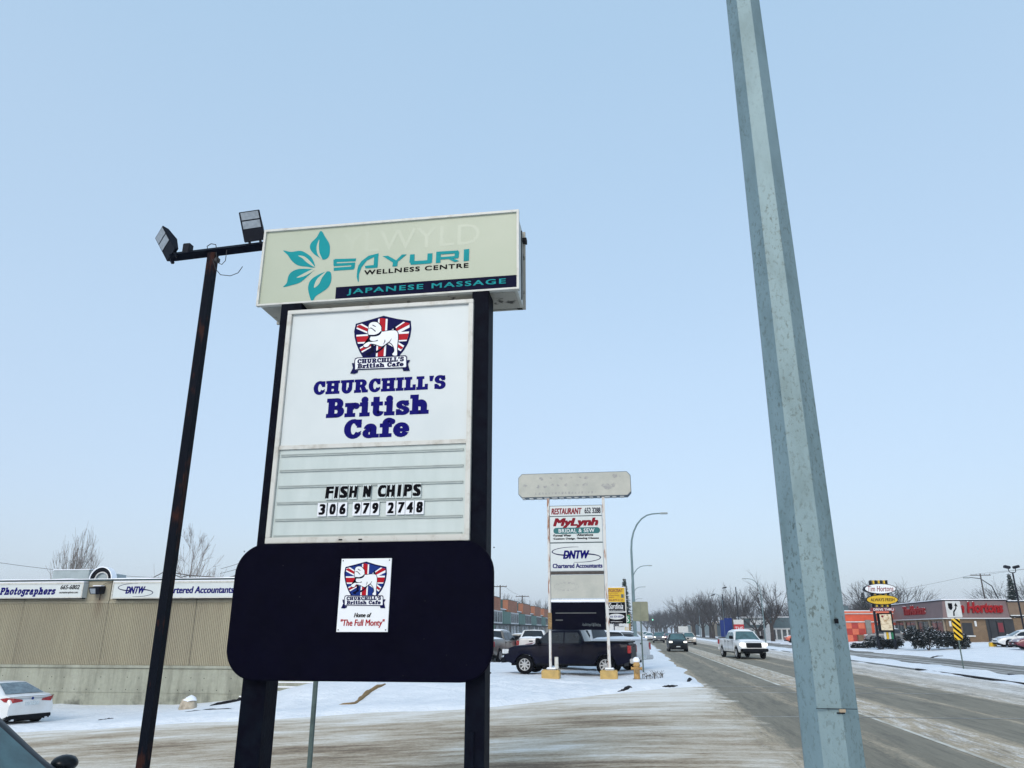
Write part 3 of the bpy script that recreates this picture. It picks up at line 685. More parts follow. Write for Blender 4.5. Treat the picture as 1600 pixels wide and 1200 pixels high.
def sheet(name, m, xs, ys, zf, uv=None, smooth=True):
    mb = MB(); nx = len(xs)
    mb.v = [(x, y, zf(x, y)) for y in ys for x in xs]
    mb.f = [(j * nx + i, j * nx + i + 1, (j + 1) * nx + i + 1, (j + 1) * nx + i) for j in range(len(ys) - 1) for i in range(nx - 1)]
    o = mb.build(name, m); 
    if smooth: o.data.shade_smooth()
    return structure(o)
ground = sheet('snowy_ground', 'snow', XS, YS, terrain_z)
sheet('side_street', 'side', axis([(-200, -40, 8), (-40, 2, 0.8), (2, 4.6, 0.65)]), axis([(8, 31, 0.8)]), lambda x, y: base(x, y) + 0.009 * sm(0, 2, x))
sheet('main_road', 'main', [2.0, 4.01, 6, 8, 10, 12, 14.4], axis([(-60, 60, 4), (60, 3000, 60)]), lambda x, y: 0.004)
sheet('frontage_road', 'front', [15.8, 18, 20, 22.2], axis([(-60, 60, 4), (60, 1200, 40)]), lambda x, y: 0.002)
sheet('median_opening', 'main', axis([(14.41, 15.79, 0.4)]), axis([(-20, 28, 4)]), lambda x, y: 0.003)
# painted lines
def strip(name, m, x0, y0, x1, y1, z, w, worn=0.25, seed=1):
    mb = MB(); L_ = math.hypot(x1 - x0, y1 - y0); n_ = max(1, int(L_ / 1.5)); px, py = -(y1 - y0) / L_ * w / 2, (x1 - x0) / L_ * w / 2
    for i in range(n_):
        a, b_ = i / n_, (i + 1) / n_
        ax, ay, bx, by = x0 + (x1 - x0) * a, y0 + (y1 - y0) * a, x0 + (x1 - x0) * b_, y0 + (y1 - y0) * b_
        mb.add([(ax - px, ay - py, z), (ax + px, ay + py, z), (bx + px, by + py, z), (bx - px, by - py, z)], [(0, 3, 2, 1)])
    return structure(mb.build(name, m))
strip('lane_line', 'lane', 5.15, 30.5, 4.95, 260, 0.010, 0.14)
strip('lane_line', 'lane', 6.55, 30.5, 6.45, 260, 0.010, 0.14)
strip('lane_line', 'lane', 5.3, 12, 5.25, 26, 0.010, 0.10)
strip('crosswalk_line', 'crosswalk', 2.4, 29.7, 10.4, 29.9, 0.010, 0.13)
strip('crosswalk_line', 'crosswalk', 2.4, 26.9, 10.4, 27.3, 0.010, 0.13)
strip('crosswalk_line', 'crosswalk', 2.6, 19.6, 9.0, 20.0, 0.010, 0.09)

# kerbs: real steps, mostly buried under the snow
def kerb(name, pts, m='greypier', h=0.13, w=0.18):
    mb = MB()
    for (x0, y0), (x1, y1) in zip(pts[:-1], pts[1:]):
        L_ = math.hypot(x1 - x0, y1 - y0); px, py = -(y1 - y0) / L_ * w / 2, (x1 - x0) / L_ * w / 2
        z0, z1 = base(x0, y0), base(x1, y1)
        mb.add([(x0 - px, y0 - py, z0 - .1), (x0 + px, y0 + py, z0 - .1), (x1 + px, y1 + py, z1 - .1), (x1 - px, y1 - py, z1 - .1),
                (x0 - px, y0 - py, z0 + h), (x0 + px, y0 + py, z0 + h), (x1 + px, y1 + py, z1 + h), (x1 - px, y1 - py, z1 + h)],
               [(0, 3, 2, 1), (4, 5, 6, 7), (0, 1, 5, 4), (1, 2, 6, 5), (2, 3, 7, 6), (3, 0, 4, 7)])
    return structure(mb.build(name, m))
kerb('median_kerb', [(13.95, y) for y in (28, 32, 37, 43)], 'darkwood', 0.09, 0.14)
kerb('median_kerb', [(13.95, y) for y in (43, 60, 90, 140)], 'greypier', 0.07, 0.14)
kerb('median_kerb', [(16.1, y) for y in (27.5, 31, 35, 38)], 'darkwood', 0.11, 0.16)
kerb('median_kerb', [(16.1, y) for y in (38, 60, 100)], 'greypier', 0.06)

# ------------------------------------------------------------------ the tall sign by the street
SY = 8.0
sg = thing('pylon_sign', 'tall twin post pylon sign with wellness centre cabinet above a cafe board, in front', 'sign', (-2.8, SY, -0.1))
L0 = sg.location
def lb(mb):                                   # world coordinates -> the sign's own
    mb.v = [(x - L0.x, y - L0.y, z - L0.z) for x, y, z in mb.v]; return mb
lb(MB().box(-4.095, 7.98, -0.4, -3.83, 8.28, 5.72)).build('post', 'black_steel', sg, bevel=.006)
lb(MB().box(-1.70, 7.98, -0.4, -1.50, 8.28, 5.72)).build('post', 'black_steel', sg, bevel=.006)
lb(MB().box(-1.64, 7.955, -0.1, -1.60, 7.978, 0.95)).build('conduit', 'black_steel', sg)
# top cabinet
X0, X1, Z0, Z1 = -4.43, -1.14, 5.715, 6.775
lb(MB().box(X0 + .03, 8.03, Z0 + .004, X1 - .03, 8.55, Z1 - .004)).build('cabinet_box', 'cabinet', sg, bevel=.006)
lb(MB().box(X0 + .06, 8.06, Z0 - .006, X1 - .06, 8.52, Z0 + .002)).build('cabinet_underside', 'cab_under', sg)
fr = MB()
for a in ((X0, Z1 - .03, X1, Z1), (X0, Z0, X1, Z0 + .022), (X0, Z0 + .022, X0 + .028, Z1 - .03), (X1 - .028, Z0 + .022, X1, Z1 - .03)):
    fr.box(a[0], 7.975, a[1], a[2], 8.028, a[3])
cf = lb(fr).build('cabinet_frame', 'frame_alu', sg)
lb(MB().box(X0, 8.552, Z0 - .006, X1, 8.585, Z1 + .012)).build('rear_frame', 'cab_under', sg)
for a in (0.10, 0.36):
    lb(MB().box(X1 - .03, 8.03 + a, Z0 + .05, X1 - .018, 8.045 + a, Z1 - .06)).build('side_seam', 'blacktrim', sg)
lb(MB().box(X1 - .03, 8.50, Z1 - .16, X1 + .022, 8.58, Z1 - .10)).build('bracket', 'blacktrim', sg)
face = lb(MB().box(X0 + .028, 8.0, Z0 + .022, X1 - .028, 8.028, Z1 - .03)).build('sign_face', 'face_cream', sg)
def art(polys, y, m, parent, name='print', step=0.0002, k=0):
    mb = MB(); Lp = L0
    for i, p in enumerate(polys):
        q = smoothpoly(p, k) if k else p
        mb.flat([(x - Lp.x, z - Lp.z) for x, z in q], y - Lp.y - step * i)
    return mb.build(name, m, parent)
text('YLWYLD', -3.38, 6.36, -1.62, 6.64, 7.9985, 'face_ghost', sg, name='ghost_lettering')
art(PETALS, 7.997, 'teal', sg, 'petal_print', k=4)
art(VEINS, 7.9955, 'face_cream', sg, 'petal_vein_print', k=4)
art(SAYURI, 7.997, 'teal', sg, 'sayuri_lettering')
text('WELLNESS CENTRE', -3.065, 6.045, -1.755, 6.108, 7.997, 'blackv', sg, bold=0.05, space=1.15)
art([[(-3.412, 5.738), (-1.170, 5.738), (-1.170, 5.905), (-3.412, 5.905)]], 7.997, 'navyblack', sg, 'dark_band_print')
text('JAPANESE MASSAGE', -3.265, 5.780, -1.30, 5.868, 7.9945, 'teal', sg, space=1.2, bold=.035)
# cafe board between the posts
X0, X1, Z0, Z1 = -3.975, -1.675, 2.808, 5.60
lb(MB().box(X0 + .02, 7.99, Z0 + .01, X1 - .02, 8.20, Z1 - .01)).build('board_box', 'cabinet', sg)
fr = MB()
for a in ((X0, Z1 - .05, X1, Z1), (X0, Z0, X1, Z0 + .065), (X0, Z0 + .065, X0 + .055, Z1 - .05), (X1 - .055, Z0 + .065, X1, Z1 - .05)):
    fr.box(a[0], 7.925, a[1], a[2], 7.988, a[3])
lb(fr).build('board_frame', 'frame_alu', sg, bevel=.004)
lb(MB().box(X0 + .055, 7.94, 3.868, X1 - .055, 7.985, 3.915)).build('divider_rail', 'frame_alu', sg)
lb(MB().box(X0 + .057, 7.962, 3.917, X1 - .057, 7.986, Z1 - .052)).build('sign_face', 'face_white', sg)
lb(MB().box(X0 + .057, 7.964, Z0 + .067, X1 - .057, 7.986, 3.866)).build('reader_panel', 'reader_white', sg)
for z in (3.808, 3.628, 3.447, 3.262, 3.076, 2.895):
    lb(MB().box(X0 + .085, 7.950, z - .022, X1 - .085, 7.9638, z + .004).box(X0 + .085, 7.9455, z - .004, X1 - .085, 7.95, z + .004)).build('letter_track', 'track', sg)
for x in (-3.10, -2.875):
    lb(MB().box(x - .02, 7.918, Z0 + .022, x + .02, 7.924, Z0 + .034)).build('slot', 'blackv', sg)
# crest
CX, CZ = -2.78, 5.0
def crest(cx, cz, s, y, blue, parent, Lp, step=0.0015):
    def T(p): return [(cx + a * s, cz + b_ * s) for a, b_ in p]
    def put(polys, yy, m, name, k=0, st=0.0001):
        mb = MB()
        for i, p in enumerate(polys):
            if len(p) < 3: continue
            q = smoothpoly(p, k) if k else p
            mb.flat([(a - Lp.x, b_ - Lp.z) for a, b_ in T(q)], yy - Lp.y - st * i)
        return mb.build(name, m, parent)
    sh = shield_in[0]
    put(shield_out, y, 'navyd', 'shield_outline')
    put([[(a * 1.0, b_) for a, b_ in sh]], y - step, blue, 'shield_print')
    put([clip(p, sh) for p in white_bars], y - 2 * step, 'white', 'flag_white_print')
    put([clip(p, sh) for p in red_bars], y - 3.5 * step, 'red', 'flag_red_print')
    dg = dog[0]; cx_ = sum(p[0] for p in dg) / len(dg); cz_ = sum(p[1] for p in dg) / len(dg)
    big = []
    n_ = len(dg)
    for i in range(n_):
        a, b_, c = Vector(dg[i - 1]), Vector(dg[i]), Vector(dg[(i + 1) % n_]); t = (c - a).normalized(); nn = Vector((t.y, -t.x))
        big.append(tuple(b_ + nn * -0.009)); 
    ar = sum(dg[i][0] * dg[(i + 1) % n_][1] - dg[(i + 1) % n_][0] * dg[i][1] for i in range(n_))
    if ar > 0: big = [tuple(2 * Vector(dg[i]) - Vector(big[i])) for i in range(n_)]
    put([big], y - 4.5 * step, 'navyblack', 'dog_outline', k=3)
    put(dark[:2], y - 4.8 * step, 'navyblack', 'dog_far_legs', k=3)
    put([dg], y - 5.5 * step, 'white', 'dog_print', k=3)
    put(dark[2:], y - 6.2 * step, 'navyblack', 'dog_details', k=2)
    for tl in tails: put([tl], y - 5.0 * step, 'navyd', 'ribbon_tail_print')
    put(ribbon, y - 5.6 * step, 'navyd', 'ribbon_outline')
    put(ribbon_in, y - 6.4 * step, 'white', 'ribbon_print')
    return T
def slabL(s, x0, z0, x1, z1, y, m, parent, **k): return slab(s, x0, z0, x1, z1, y, m, parent, **k)
crest(CX, CZ, 1.0, 7.960, 'navyd', sg, L0)
slab("CHURCHILL'S", -3.055, 4.875, -2.490, 4.925, 7.949, 'navyd', sg)
slab("British Cafe", -3.050, 4.815, -2.490, 4.865, 7.949, 'navyd', sg, gap=-.02)
slab("CHURCHILL'S", -3.575, 4.525, -1.985, 4.672, 7.960, 'navy', sg, step=.0001)
slab("British", -3.395, 4.240, -2.175, 4.450, 7.960, 'navy', sg, step=.0001)
slab("Cafe", -3.165, 3.985, -2.390, 4.185, 7.960, 'navy', sg, step=.0001)
# changeable letters, each one its own
def letters(s, xs, z0, z1, y, tilem, cm, shear=0.0, tw=0.14, lf=.88, fat=.013):
    for k, (ch, x) in enumerate(zip(s, xs)):
        near = min([abs(x - q) for q in xs if q != x]); w = tw * (0.42 if ch == 'I' else 1.0)
        t = lb(MB().box(x - min(tw, near * .94) / 2, y, z0 - .016, x + min(tw, near * .94) / 2, y + .005, z1 + .012)).build('letter_tile', tilem, sg)
        lw = w * (lf if ch != 'I' else 0.85)
        me = embolden(fit_mesh(text_mesh(ch, cm), x - lw / 2 + .009, z0 + .005, x + lw / 2 - .009, z1 - .005), fat, .0002)
        for v in me.vertices: v.co.x += shear * (v.co.z - z0)
        place('character', me, t, (-L0.x, y - .0012 - L0.y, -L0.z))
letters('FISHNCHIPS', [-3.275, -3.196, -3.109, -3.000, -2.840, -2.672, -2.571, -2.472, -2.376, -2.273],
        3.294, 3.424, 7.9385, 'clear_tile', 'blackv', shear=.06, tw=.096, fat=.0115)
letters('3069792748', [-3.346, -3.225, -3.109, -2.943, -2.841, -2.737, -2.559, -2.443, -2.344, -2.236],
        3.112, 3.232, 7.9385, 'tile', 'blackv', shear=.06, tw=.104, lf=.70, fat=.0085)
# lower black panel with the small poster
P = rrect(-4.255, 1.405, -1.400, 2.800, 0.33, 10)
lb(MB().prism(P, 7.86, 7.93)).build('lower_panel', 'black_panel', sg, bevel=.012)
for i in range(26):
    x = -4.2 + (i % 13) * .23 + .05 * frac(i + 3); z = 1.46 + 1.28 * frac(i * 1.7 + .3) if 0 < i % 13 < 12 else (2.72, 1.5)[i // 13]
    if i % 3 == 0 or i > 20: lb(MB().lathe([(.008, -.006), (.006, 0)], (x, 7.858, z), 6, 'y')).build('rivet', 'blacktrim', sg)
lb(MB().prism([(-3.045, 1.885), (-2.495, 1.885), (-2.488, 2.625), (-3.040, 2.625)], 7.845, 7.857)).build('poster', 'white', sg)
crest(-2.772, 2.283, 0.665, 7.8435, 'blue', sg, L0, 0.0008)
slab("CHURCHILL'S", -2.955, 2.202, -2.580, 2.236, 7.837, 'navyd', sg, step=.0001)
slab("British Cafe", -2.950, 2.160, -2.580, 2.194, 7.837, 'navyd', sg, gap=-.02, step=.0001)
text('Home of', -2.865, 2.028, -2.675, 2.074, 7.8435, 'blackv', sg, shear=.3, bold=.06)
text('"The Full Monty"', -3.005, 1.925, -2.530, 2.010, 7.8435, 'red', sg, shear=.12, bold=.05)
for x, z in ((-3.02, 2.605), (-2.51, 2.605), (-3.025, 1.905), (-2.515, 1.905)):
    lb(MB().lathe([(.007, -.004), (.005, 0)], (x, 7.843, z), 8, 'y')).build('screw', 'blacktrim', sg)

# ------------------------------------------------------------------ rusty floodlight pole behind the sign
lp = thing('floodlight_pole', 'rusty black pole with two floodlights on a crossbar, left of the cafe sign', 'light pole', (-6.07, 9.5, -0.5))
MB().tube([(0, 0, 0), (0, 0, 7.86)], .083, 4, rot=R(45)).build('pole', 'rusty_black', lp)
MB().tube([(-.68, 0, 7.86), (1.25, 0, 7.95)], .078, 4, rot=R(45)).build('crossbar', 'black_steel', lp)
def flood(loc, rz, rx, ry):
    h = MB(); h.v = []
    h.add([(-.155, -.03, 0), (.155, -.03, 0), (.155, .03, 0), (-.155, .03, 0), (-.155, -.03, .46), (.155, -.03, .46), (.145, .05, .40), (-.145, .05, .40), (-.15, .10, .2), (.15, .10, .2)],
          [(0, 1, 5, 4), (0, 3, 2, 1), (4, 5, 6, 7), (1, 2, 9), (1, 9, 6, 5), (0, 8, 3), (0, 4, 7, 8), (3, 8, 9, 2), (8, 7, 6, 9)])
    o = h.build('floodlight', 'lampblack', lp, loc=loc, rot=(rx, ry, rz), bevel=.006)
    for z in (.19, .325):
        MB().box(-.13, -.038, z, .13, -.032, z + .115).build('lens', 'ledlens', o)
    for x in (-.10, .06):
        MB().box(x, -.02, -.09, x + .035, .02, .01).build('bracket', 'lampblack', o)
    return o
flood((-.66, -.02, 7.88), R(-38), R(24), R(-20)); flood((.66, .0, 8.03), R(14), R(17), R(-13))
MB().box(-.50, -.05, 7.86, -.38, .06, 8.06).build('junction_box', 'lampblack', lp, bevel=.01)
MB().tube([(.06, -.09, 7.72), (.13, -.09, 7.55), (.22, -.09, 7.45), (.38, -.09, 7.42), (.50, -.09, 7.46), (.56, -.09, 7.56)], .006, 5).build('cable', 'wire', lp)
MB().tube([(.10, -.09, 7.84), (.14, -.09, 7.66), (.22, -.09, 7.62), (.27, -.09, 7.68), (.27, -.09, 7.86)], .006, 5).build('cable', 'wire', lp)
MB().tube([(-.10, 0, 7.94), (-.12, 0, 8.0), (-.06, 0, 8.04), (.02, 0, 8.02), (.04, 0, 7.95)], .007, 5).build('cable', 'wire', lp)
MB().cbox(.11, -.05, 7.72, .07, .07, .07).build('junction_box', 'wire', lp, bevel=.01)

# thin grey green post behind the sign
t = thing('metal_post', 'thin grey green metal post standing behind the cafe sign', 'post', (-4.32, 10.5, -.35))
MB().tube([(0, 0, 0), (0, 0, 2.5)], .036, 8).build('shaft', 'greenpost', t, smooth=True)
MB().tube([(0, 0, 2.5), (0, 0, 2.53)], .042, 8).build('cap', 'greenpost', t)

# ------------------------------------------------------------------ galvanised street light pole close to the camera
gp = thing('street_light_pole', 'large octagonal galvanised street light pole close in front, running out of the top', 'light pole', (.571, 2.6, -.02))
mb = MB(); zs = [0, .4, .8, 1.2, 1.6, 2.0, 2.5, 3.0, 3.5, 4.2, 5, 6, 7, 8.6]
mb.tube([(0, 0, z) for z in zs], [.102 - .0077 * z for z in zs], 8, rot=R(14))
mb.v = [(x, y, z) for x, y, z in mb.v]
pole_o = mb.build('pole', 'galv', gp)
MB().tube([(0, 0, 0), (0, 0, .03)], .20, 8, rot=R(22)).build('base_plate', 'galv', gp)
MB().tube([(0, 0, 8.6), (.15, 0, 9.1), (.7, 0, 9.5), (2.0, 0, 9.6)], [.031, .030, .028, .025], 8).build('arm', 'galv', gp)
MB().cbox(2.3, 0, 9.58, .7, .26, .12).build('lamp_head', 'hvac', gp, bevel=.03)
MB().box(.004, -.0925, 1.692, .022, -.082, 1.701).build('tape_remnant', 'tanstucco', gp, rot=(0, 0, .1))
MB().box(-.050, -.0895, 1.7005, .064, -.084, 1.7020).box(.006, -.0915, 1.6885, .028, -.084, 1.6915).build('tape_edge', 'blacktrim', gp)
MB().box(.034, -.086, 1.940, .044, -.076, 1.954).build('tape_remnant', 'blacktrim', gp)

# ------------------------------------------------------------------ concrete building on the left
WY = 33.0
bd = thing('commercial_building', 'long low ribbed concrete building with two white sign boxes and stained foundation', 'building', (-25, WY, -2))
B0 = bd.location
def bb(mb): mb.v = [(x - B0.x, y - B0.y, z - B0.z) for x, y, z in mb.v]; return mb
BX0, BX1 = -46.0, -14.6
bb(MB().box(BX0, WY + .26, -2.6, BX1, 62, 4.02)).build('wall_core', 'flatband', bd)
bb(MB().box(BX0, WY + .06, -2.8, BX1, WY + .26, .30)).build('foundation', 'concrete', bd)
bb(MB().box(BX0, WY - .02, .30, BX1, WY + .26, .415)).build('foundation_ledge', 'concrete', bd)
bb(MB().box(BX0, WY + .035, -.72, BX1, WY + .06, .26)).build('foundation_face', 'concrete', bd)
mb = MB()
for i in range(30):
    x = -29.3 + i * 0.62 + .12 * (frac(i) - .5)
    for z in (-.62, -.12): 
        if frac(i * 3 + z) > .25: mb.lathe([(.022, -.004), (.018, 0)], (x, WY + .034, z + .05 * frac(i + z)), 6, 'y')
bb(mb).build('tie_holes', 'blacktrim', bd, kind='stuff')
PW = 4.372; edges = [-28.29 + PW * k for k in range(-4, 4)]
def ribbed_panel(x0, x1, z0, z1):
    n_ = 50; p = (x1 - x0) / n_; prof = []
    for i in range(n_):
        a = x0 + i * p
        prof += [(a + p * .06, 0.0), (a + p * .48, 0.0), (a + p * .58, .032), (a + p * .96, .032)]
    mb = MB(); k = len(prof)
    mb.v = [(x, WY + d, z) for z in (z0, z1) for x, d in prof]; mb.f = [(i, i + 1, k + i + 1, k + i) for i in range(k - 1)]
    return mb
rp = None
for a in edges:
    x0, x1 = a + .018, min(a + PW - .018, BX1)
    if x1 - x0 < 1: continue
    bb(ribbed_panel(x0, x1, .42, 3.10)).build('wall_panel', 'ribbed', bd)
    bb(MB().box(x0, WY - .015, 3.10, x1, WY + .25, 3.20)).build('panel_lip', 'flatband', bd)
    bb(MB().box(x0, WY + .02, 3.205, x1, WY + .25, 4.12)).build('upper_panel', 'flatband', bd)
bb(MB().box(BX0, WY + .05, .40, BX1, WY + .255, 3.21)).build('joint_backing', 'blacktrim', bd)
bb(MB().box(BX0, WY - .05, 4.10, BX1, WY + .30, 4.165)).build('roof_flashing', 'roofdark', bd)
mb = MB(); n_ = 150
vs = []
for i in range(n_ + 1):
    x = BX0 + (BX1 - BX0) * i / n_; h = .035 + .045 * abs(noise.noise(Vector((x * .7, 0, 0)))) + .015 * abs(noise.noise(Vector((x * 4, 0, 0))))
    vs += [(x, WY - .075, 4.167), (x, WY - .06, 4.167 + h * .7), (x, WY + .1, 4.167 + h), (x, WY + 1.6, 4.167 + h), (x, 62, 4.18)]
fs = [(i * 5 + j, (i + 1) * 5 + j, (i + 1) * 5 + j + 1, i * 5 + j + 1) for i in range(n_) for j in range(4)]
bb(MB().add(vs, fs)).build('roof_snow', 'snowcap', bd, smooth=True)
# sign boxes
def sbox(x0, x1, z0, z1):
    o = bb(MB().box(x0, WY - .32, z0, x1, WY + .015, z1)).build('sign_box', 'face_white', bd)
    mb = MB()
    mb.box(x0 - .02, WY - .345, z1 - .05, x1 + .02, WY - .322, z1 + .02).box(x0 - .02, WY - .345, z0 - .02, x1 + .02, WY - .322, z0 + .03)
    mb.box(x0 - .02, WY - .345, z0 + .03, x0 + .035, WY - .322, z1 - .05).box(x1 - .035, WY - .345, z0 + .03, x1 + .02, WY - .322, z1 - .05)
    f = bb(mb).build('sign_frame', 'frame_alu', bd)
    bb(MB().box(x0 - .02, WY - .36, z1 + .021, x1 + .02, WY + .01, z1 + .07)).build('snow_cap', 'snowcap', bd, bevel=.02)
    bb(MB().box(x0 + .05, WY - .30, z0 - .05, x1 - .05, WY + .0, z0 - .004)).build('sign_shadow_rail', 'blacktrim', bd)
sbox(-34.5, -25.12, 3.34, 4.00); sbox(-23.60, -15.2, 3.30, 4.00)
FY = WY - .3225
slab("Photographers", -29.42, 3.50, -26.50, 3.80, FY, 'navy', bd, shear=.22, step=.0003)
text('665-6802', -26.28, 3.71, -25.30, 3.91, FY, 'blackv', bd, shear=.18, bold=.05)
text('mcmastersphoto.com', -26.30, 3.50, -25.34, 3.63, FY, 'blackv', bd, shear=.2, bold=.05)
def dntw(cx, cz, w, h, y, parent, L, mcol='navy', mo='navyd', chart=None, th=1.0):
    """two open ellipse swooshes with a slanted word between them"""
    def sw(c0, c1, rx, rz, a0, a1, t0, t1, n=26):
        mb = MB()
        for i in range(n):
            q = []
            for k in (i, i + 1):
                a = R(a0 + (a1 - a0) * k / n); t = (t0 + (t1 - t0) * k / n); c, s_ = math.cos(a), math.sin(a)
                q.append(((c0 + rx * c, c1 + rz * s_), (c0 + (rx - t) * c, c1 + (rz - t) * s_)))
            mb.flat([(q[0][0][0] - L.x, q[0][0][1] - L.z), (q[1][0][0] - L.x, q[1][0][1] - L.z), (q[1][1][0] - L.x, q[1][1][1] - L.z), (q[0][1][0] - L.x, q[0][1][1] - L.z)], y - L.y)
        mb.build('swoosh_print', mo, parent)
    t = .05 * h * th
    sw(cx - w * .06, cz + h * .20, w * .44, h * .30, 75, 262, t * .4, t * 2.0); sw(cx + w * .06, cz - h * .20, w * .44, h * .30, -105, 82, t * .4, t * 2.0)
    text('DNTW', cx - w * .27, cz - h * .27, cx + w * .27, cz + h * .27, y - .001, mcol, parent, shear=.28, bold=.055)
dntw(-22.45, 3.655, 1.8, .60, FY, bd, B0)
text('Chartered Accountants', -21.15, 3.49, -17.62, 3.80, FY, 'navy', bd, shear=.12, bold=.07)
# wall light
o = bb(MB().add([(-24.70, WY - .36, 3.48), (-24.22, WY - .36, 3.48), (-24.22, WY + .018, 3.52), (-24.70, WY + .018, 3.52), (-24.76, WY - .46, 3.78), (-24.16, WY - .46, 3.78), (-24.20, WY + .018, 3.86), (-24.72, WY + .018, 3.86)],
       [(0, 3, 2, 1), (4, 5, 6, 7), (0, 1, 5, 4), (1, 2, 6, 5), (2, 3, 7, 6), (3, 0, 4, 7)])).build('wall_light', 'lampblack', bd, bevel=.02)
bb(MB().add([(-24.64, WY - .375, 3.51), (-24.40, WY - .375, 3.51), (-24.38, WY - .458, 3.73), (-24.68, WY - .458, 3.73)], [(0, 1, 2, 3)])).build('light_lens', 'ledlens', bd)
bb(MB().box(-24.70, WY - .30, 3.84, -24.22, WY - .02, 3.89)).build('light_snow', 'snowcap', bd, bevel=.04)
bb(MB().tube([(-24.3, WY - .05, 3.92), (-24.15, WY - .06, 4.0), (-23.7, WY - .06, 4.02), (-23.3, WY - .08, 4.09)], .012, 5)).build('cable', 'wire', bd)
bb(MB().tube([(-24.42, WY - .0, 3.62), (-24.42, WY - .0, 3.25)], .012, 5)).build('conduit', 'rusty_black', bd)
# roof plant
u = thing('rooftop_unit', 'grey box shaped rooftop duct beside the round hooded vent', 'rooftop unit', (-28.6, 36.5, 4.15))
MB().box(-1.35, 0, 0, .75, 1.5, .75).build('casing', 'hvac', u, bevel=.02)
MB().add([(.75, .1, 0), (1.9, .5, 0), (1.9, 1.4, 0), (.75, 1.5, 0), (.75, .1, .73), (1.9, .5, .56), (1.9, 1.4, .56), (.75, 1.5, .73)],
         [(0, 3, 2, 1), (4, 5, 6, 7), (0, 1, 5, 4), (1, 2, 6, 5), (2, 3, 7, 6), (3, 0, 4, 7)]).build('transition_duct', 'hvac', u)
MB().box(-1.38, -.02, .752, .78, 1.52, .79).build('snow_cap', 'snowcap', u, bevel=.015)
MB().box(-3.0, .3, 0, -1.4, 1.2, .12).build('low_duct', 'mallgreen', u)
v = thing('roof_vent', 'round black mouthed hood vent with snow on its rim on the roof', 'roof vent', (-26.72, 36.0, 4.36))
def half_ring(r0, r1, y0, y1, c=(0, 0), n=22):
    mb = MB()
    for i in range(n):
        a, b_ = PI * i / n, PI * (i + 1) / n; P = []
        for y in (y0, y1):
            for (t, r) in ((a, r0), (b_, r0), (b_, r1), (a, r1)): P.append((c[0] + r * math.cos(t), y, c[1] + r * math.sin(t)))
        mb.add(P, [(3, 2, 1, 0), (4, 5, 6, 7), (0, 1, 5, 4), (2, 3, 7, 6)])
    return mb
half_ring(.60, .645, -.1, .3, (0, 0)).build('hood', 'snowcap', v, smooth=True)
half_ring(.42, .598, -.06, .3, (0, 0)).build('hood_lining', 'blacktrim', v, smooth=True)
half_ring(.34, .398, -.02, .3, (0, 0)).build('inner_ring', 'chrome', v, smooth=True)
MB().prism([(.335 * math.cos(R(k * 9)), .335 * math.sin(R(k * 9))) for k in range(21)], .1, .9).build('damper', 'hvac', v)
u = thing('roof_frame', 'bare thin steel truss frame lying on the snowy roof', 'roof frame', (-23.0, 36.5, 4.15))
mb = MB(); r_ = .022
A = [(-1.6, 0, .12), (-.9, .5, .66), (.1, 1.1, .50), (.9, .2, .12), (2.6, .5, .28), (3.6, .3, .5), (5.2, .5, .12), (-.2, -.2, .14), (1.6, .6, .10)]
for i, j in ((0, 1), (1, 2), (2, 4), (1, 3), (0, 7), (7, 1), (7, 2), (3, 2), (3, 4), (4, 5), (5, 6), (8, 5), (8, 6), (4, 6), (0, 3), (3, 8), (8, 6)):
    mb.tube([A[i], A[j]], r_, 5)
mb.build('bars', 'polewood', u)
MB().box(-2.0, .8, 0, 1.2, 1.6, .22).build('platform', 'bluegrey', u); MB().box(2.0, 1.2, 0, 4.0, 1.9, .26).build('tarpaulin', 'mallgreen', u, bevel=.05)
MB().box(-2.02, .78, .222, 1.22, 1.62, .27).build('snow_cap', 'snowcap', u, bevel=.02)

# stairs up to the lot
t = thing('concrete_steps', 'snow covered concrete steps rising beside the left building', 'steps', (-14.9, 31.6, -1.1))
for k in range(6):
    MB().box(-1.6, .32 * k, -.4, .55 + .35 * k, .32 * k + .34, .17 * (k + 1)).build('step', 'concrete', t)
    MB().box(-1.58, .32 * k + .02, .17 * (k + 1) + .002, .5 + .35 * k, .32 * k + .33, .17 * (k + 1) + .05).build('step_snow', 'snowcap', t, bevel=.015)

# small things lying in the snow
def lump(name, m, label, cat, x, y, sx, sy, sz, seed, dz=0.0, cap=True):
    t = thing(name, label, cat, (x, y, terrain_z(x, y) + dz))
    bm = bmesh.new(); bmesh.ops.create_icosphere(bm, subdivisions=3, radius=1)
    for v_ in bm.verts:
        f = 1 + .28 * noise.noise(v_.co * 1.4 + Vector((seed, 0, 0))) + .1 * noise.noise(v_.co * 4 + Vector((0, seed, 0)))
        v_.co = Vector((v_.co.x * sx * f, v_.co.y * sy * f, max(-.1, v_.co.z * sz * f + sz * .3)))
    me = bpy.data.meshes.new(name); bm.to_mesh(me)
    me.materials.append(M[m]); me.shade_smooth(); place('stone', me, t)
    if cap:
        for v_ in list(bm.verts): v_.co = v_.co * 1.03 + Vector((0, 0, .03))
        dead = [v_ for v_ in bm.verts if v_.co.z < sz * .75 or v_.co.x < -sx * .35]
        bmesh.ops.delete(bm, geom=dead, context='VERTS')
        m2 = bpy.data.meshes.new('snow_cap'); bm.to_mesh(m2); m2.materials.append(M['snowcap']); m2.shade_smooth(); place('snow_cap', m2, t)
    bm.free(); return t
lump('boulder', 'rock', 'pale boulder with snow on top in front of the concrete wall', 'rock', -16.75, 28.6, .34, .3, .30, 3)
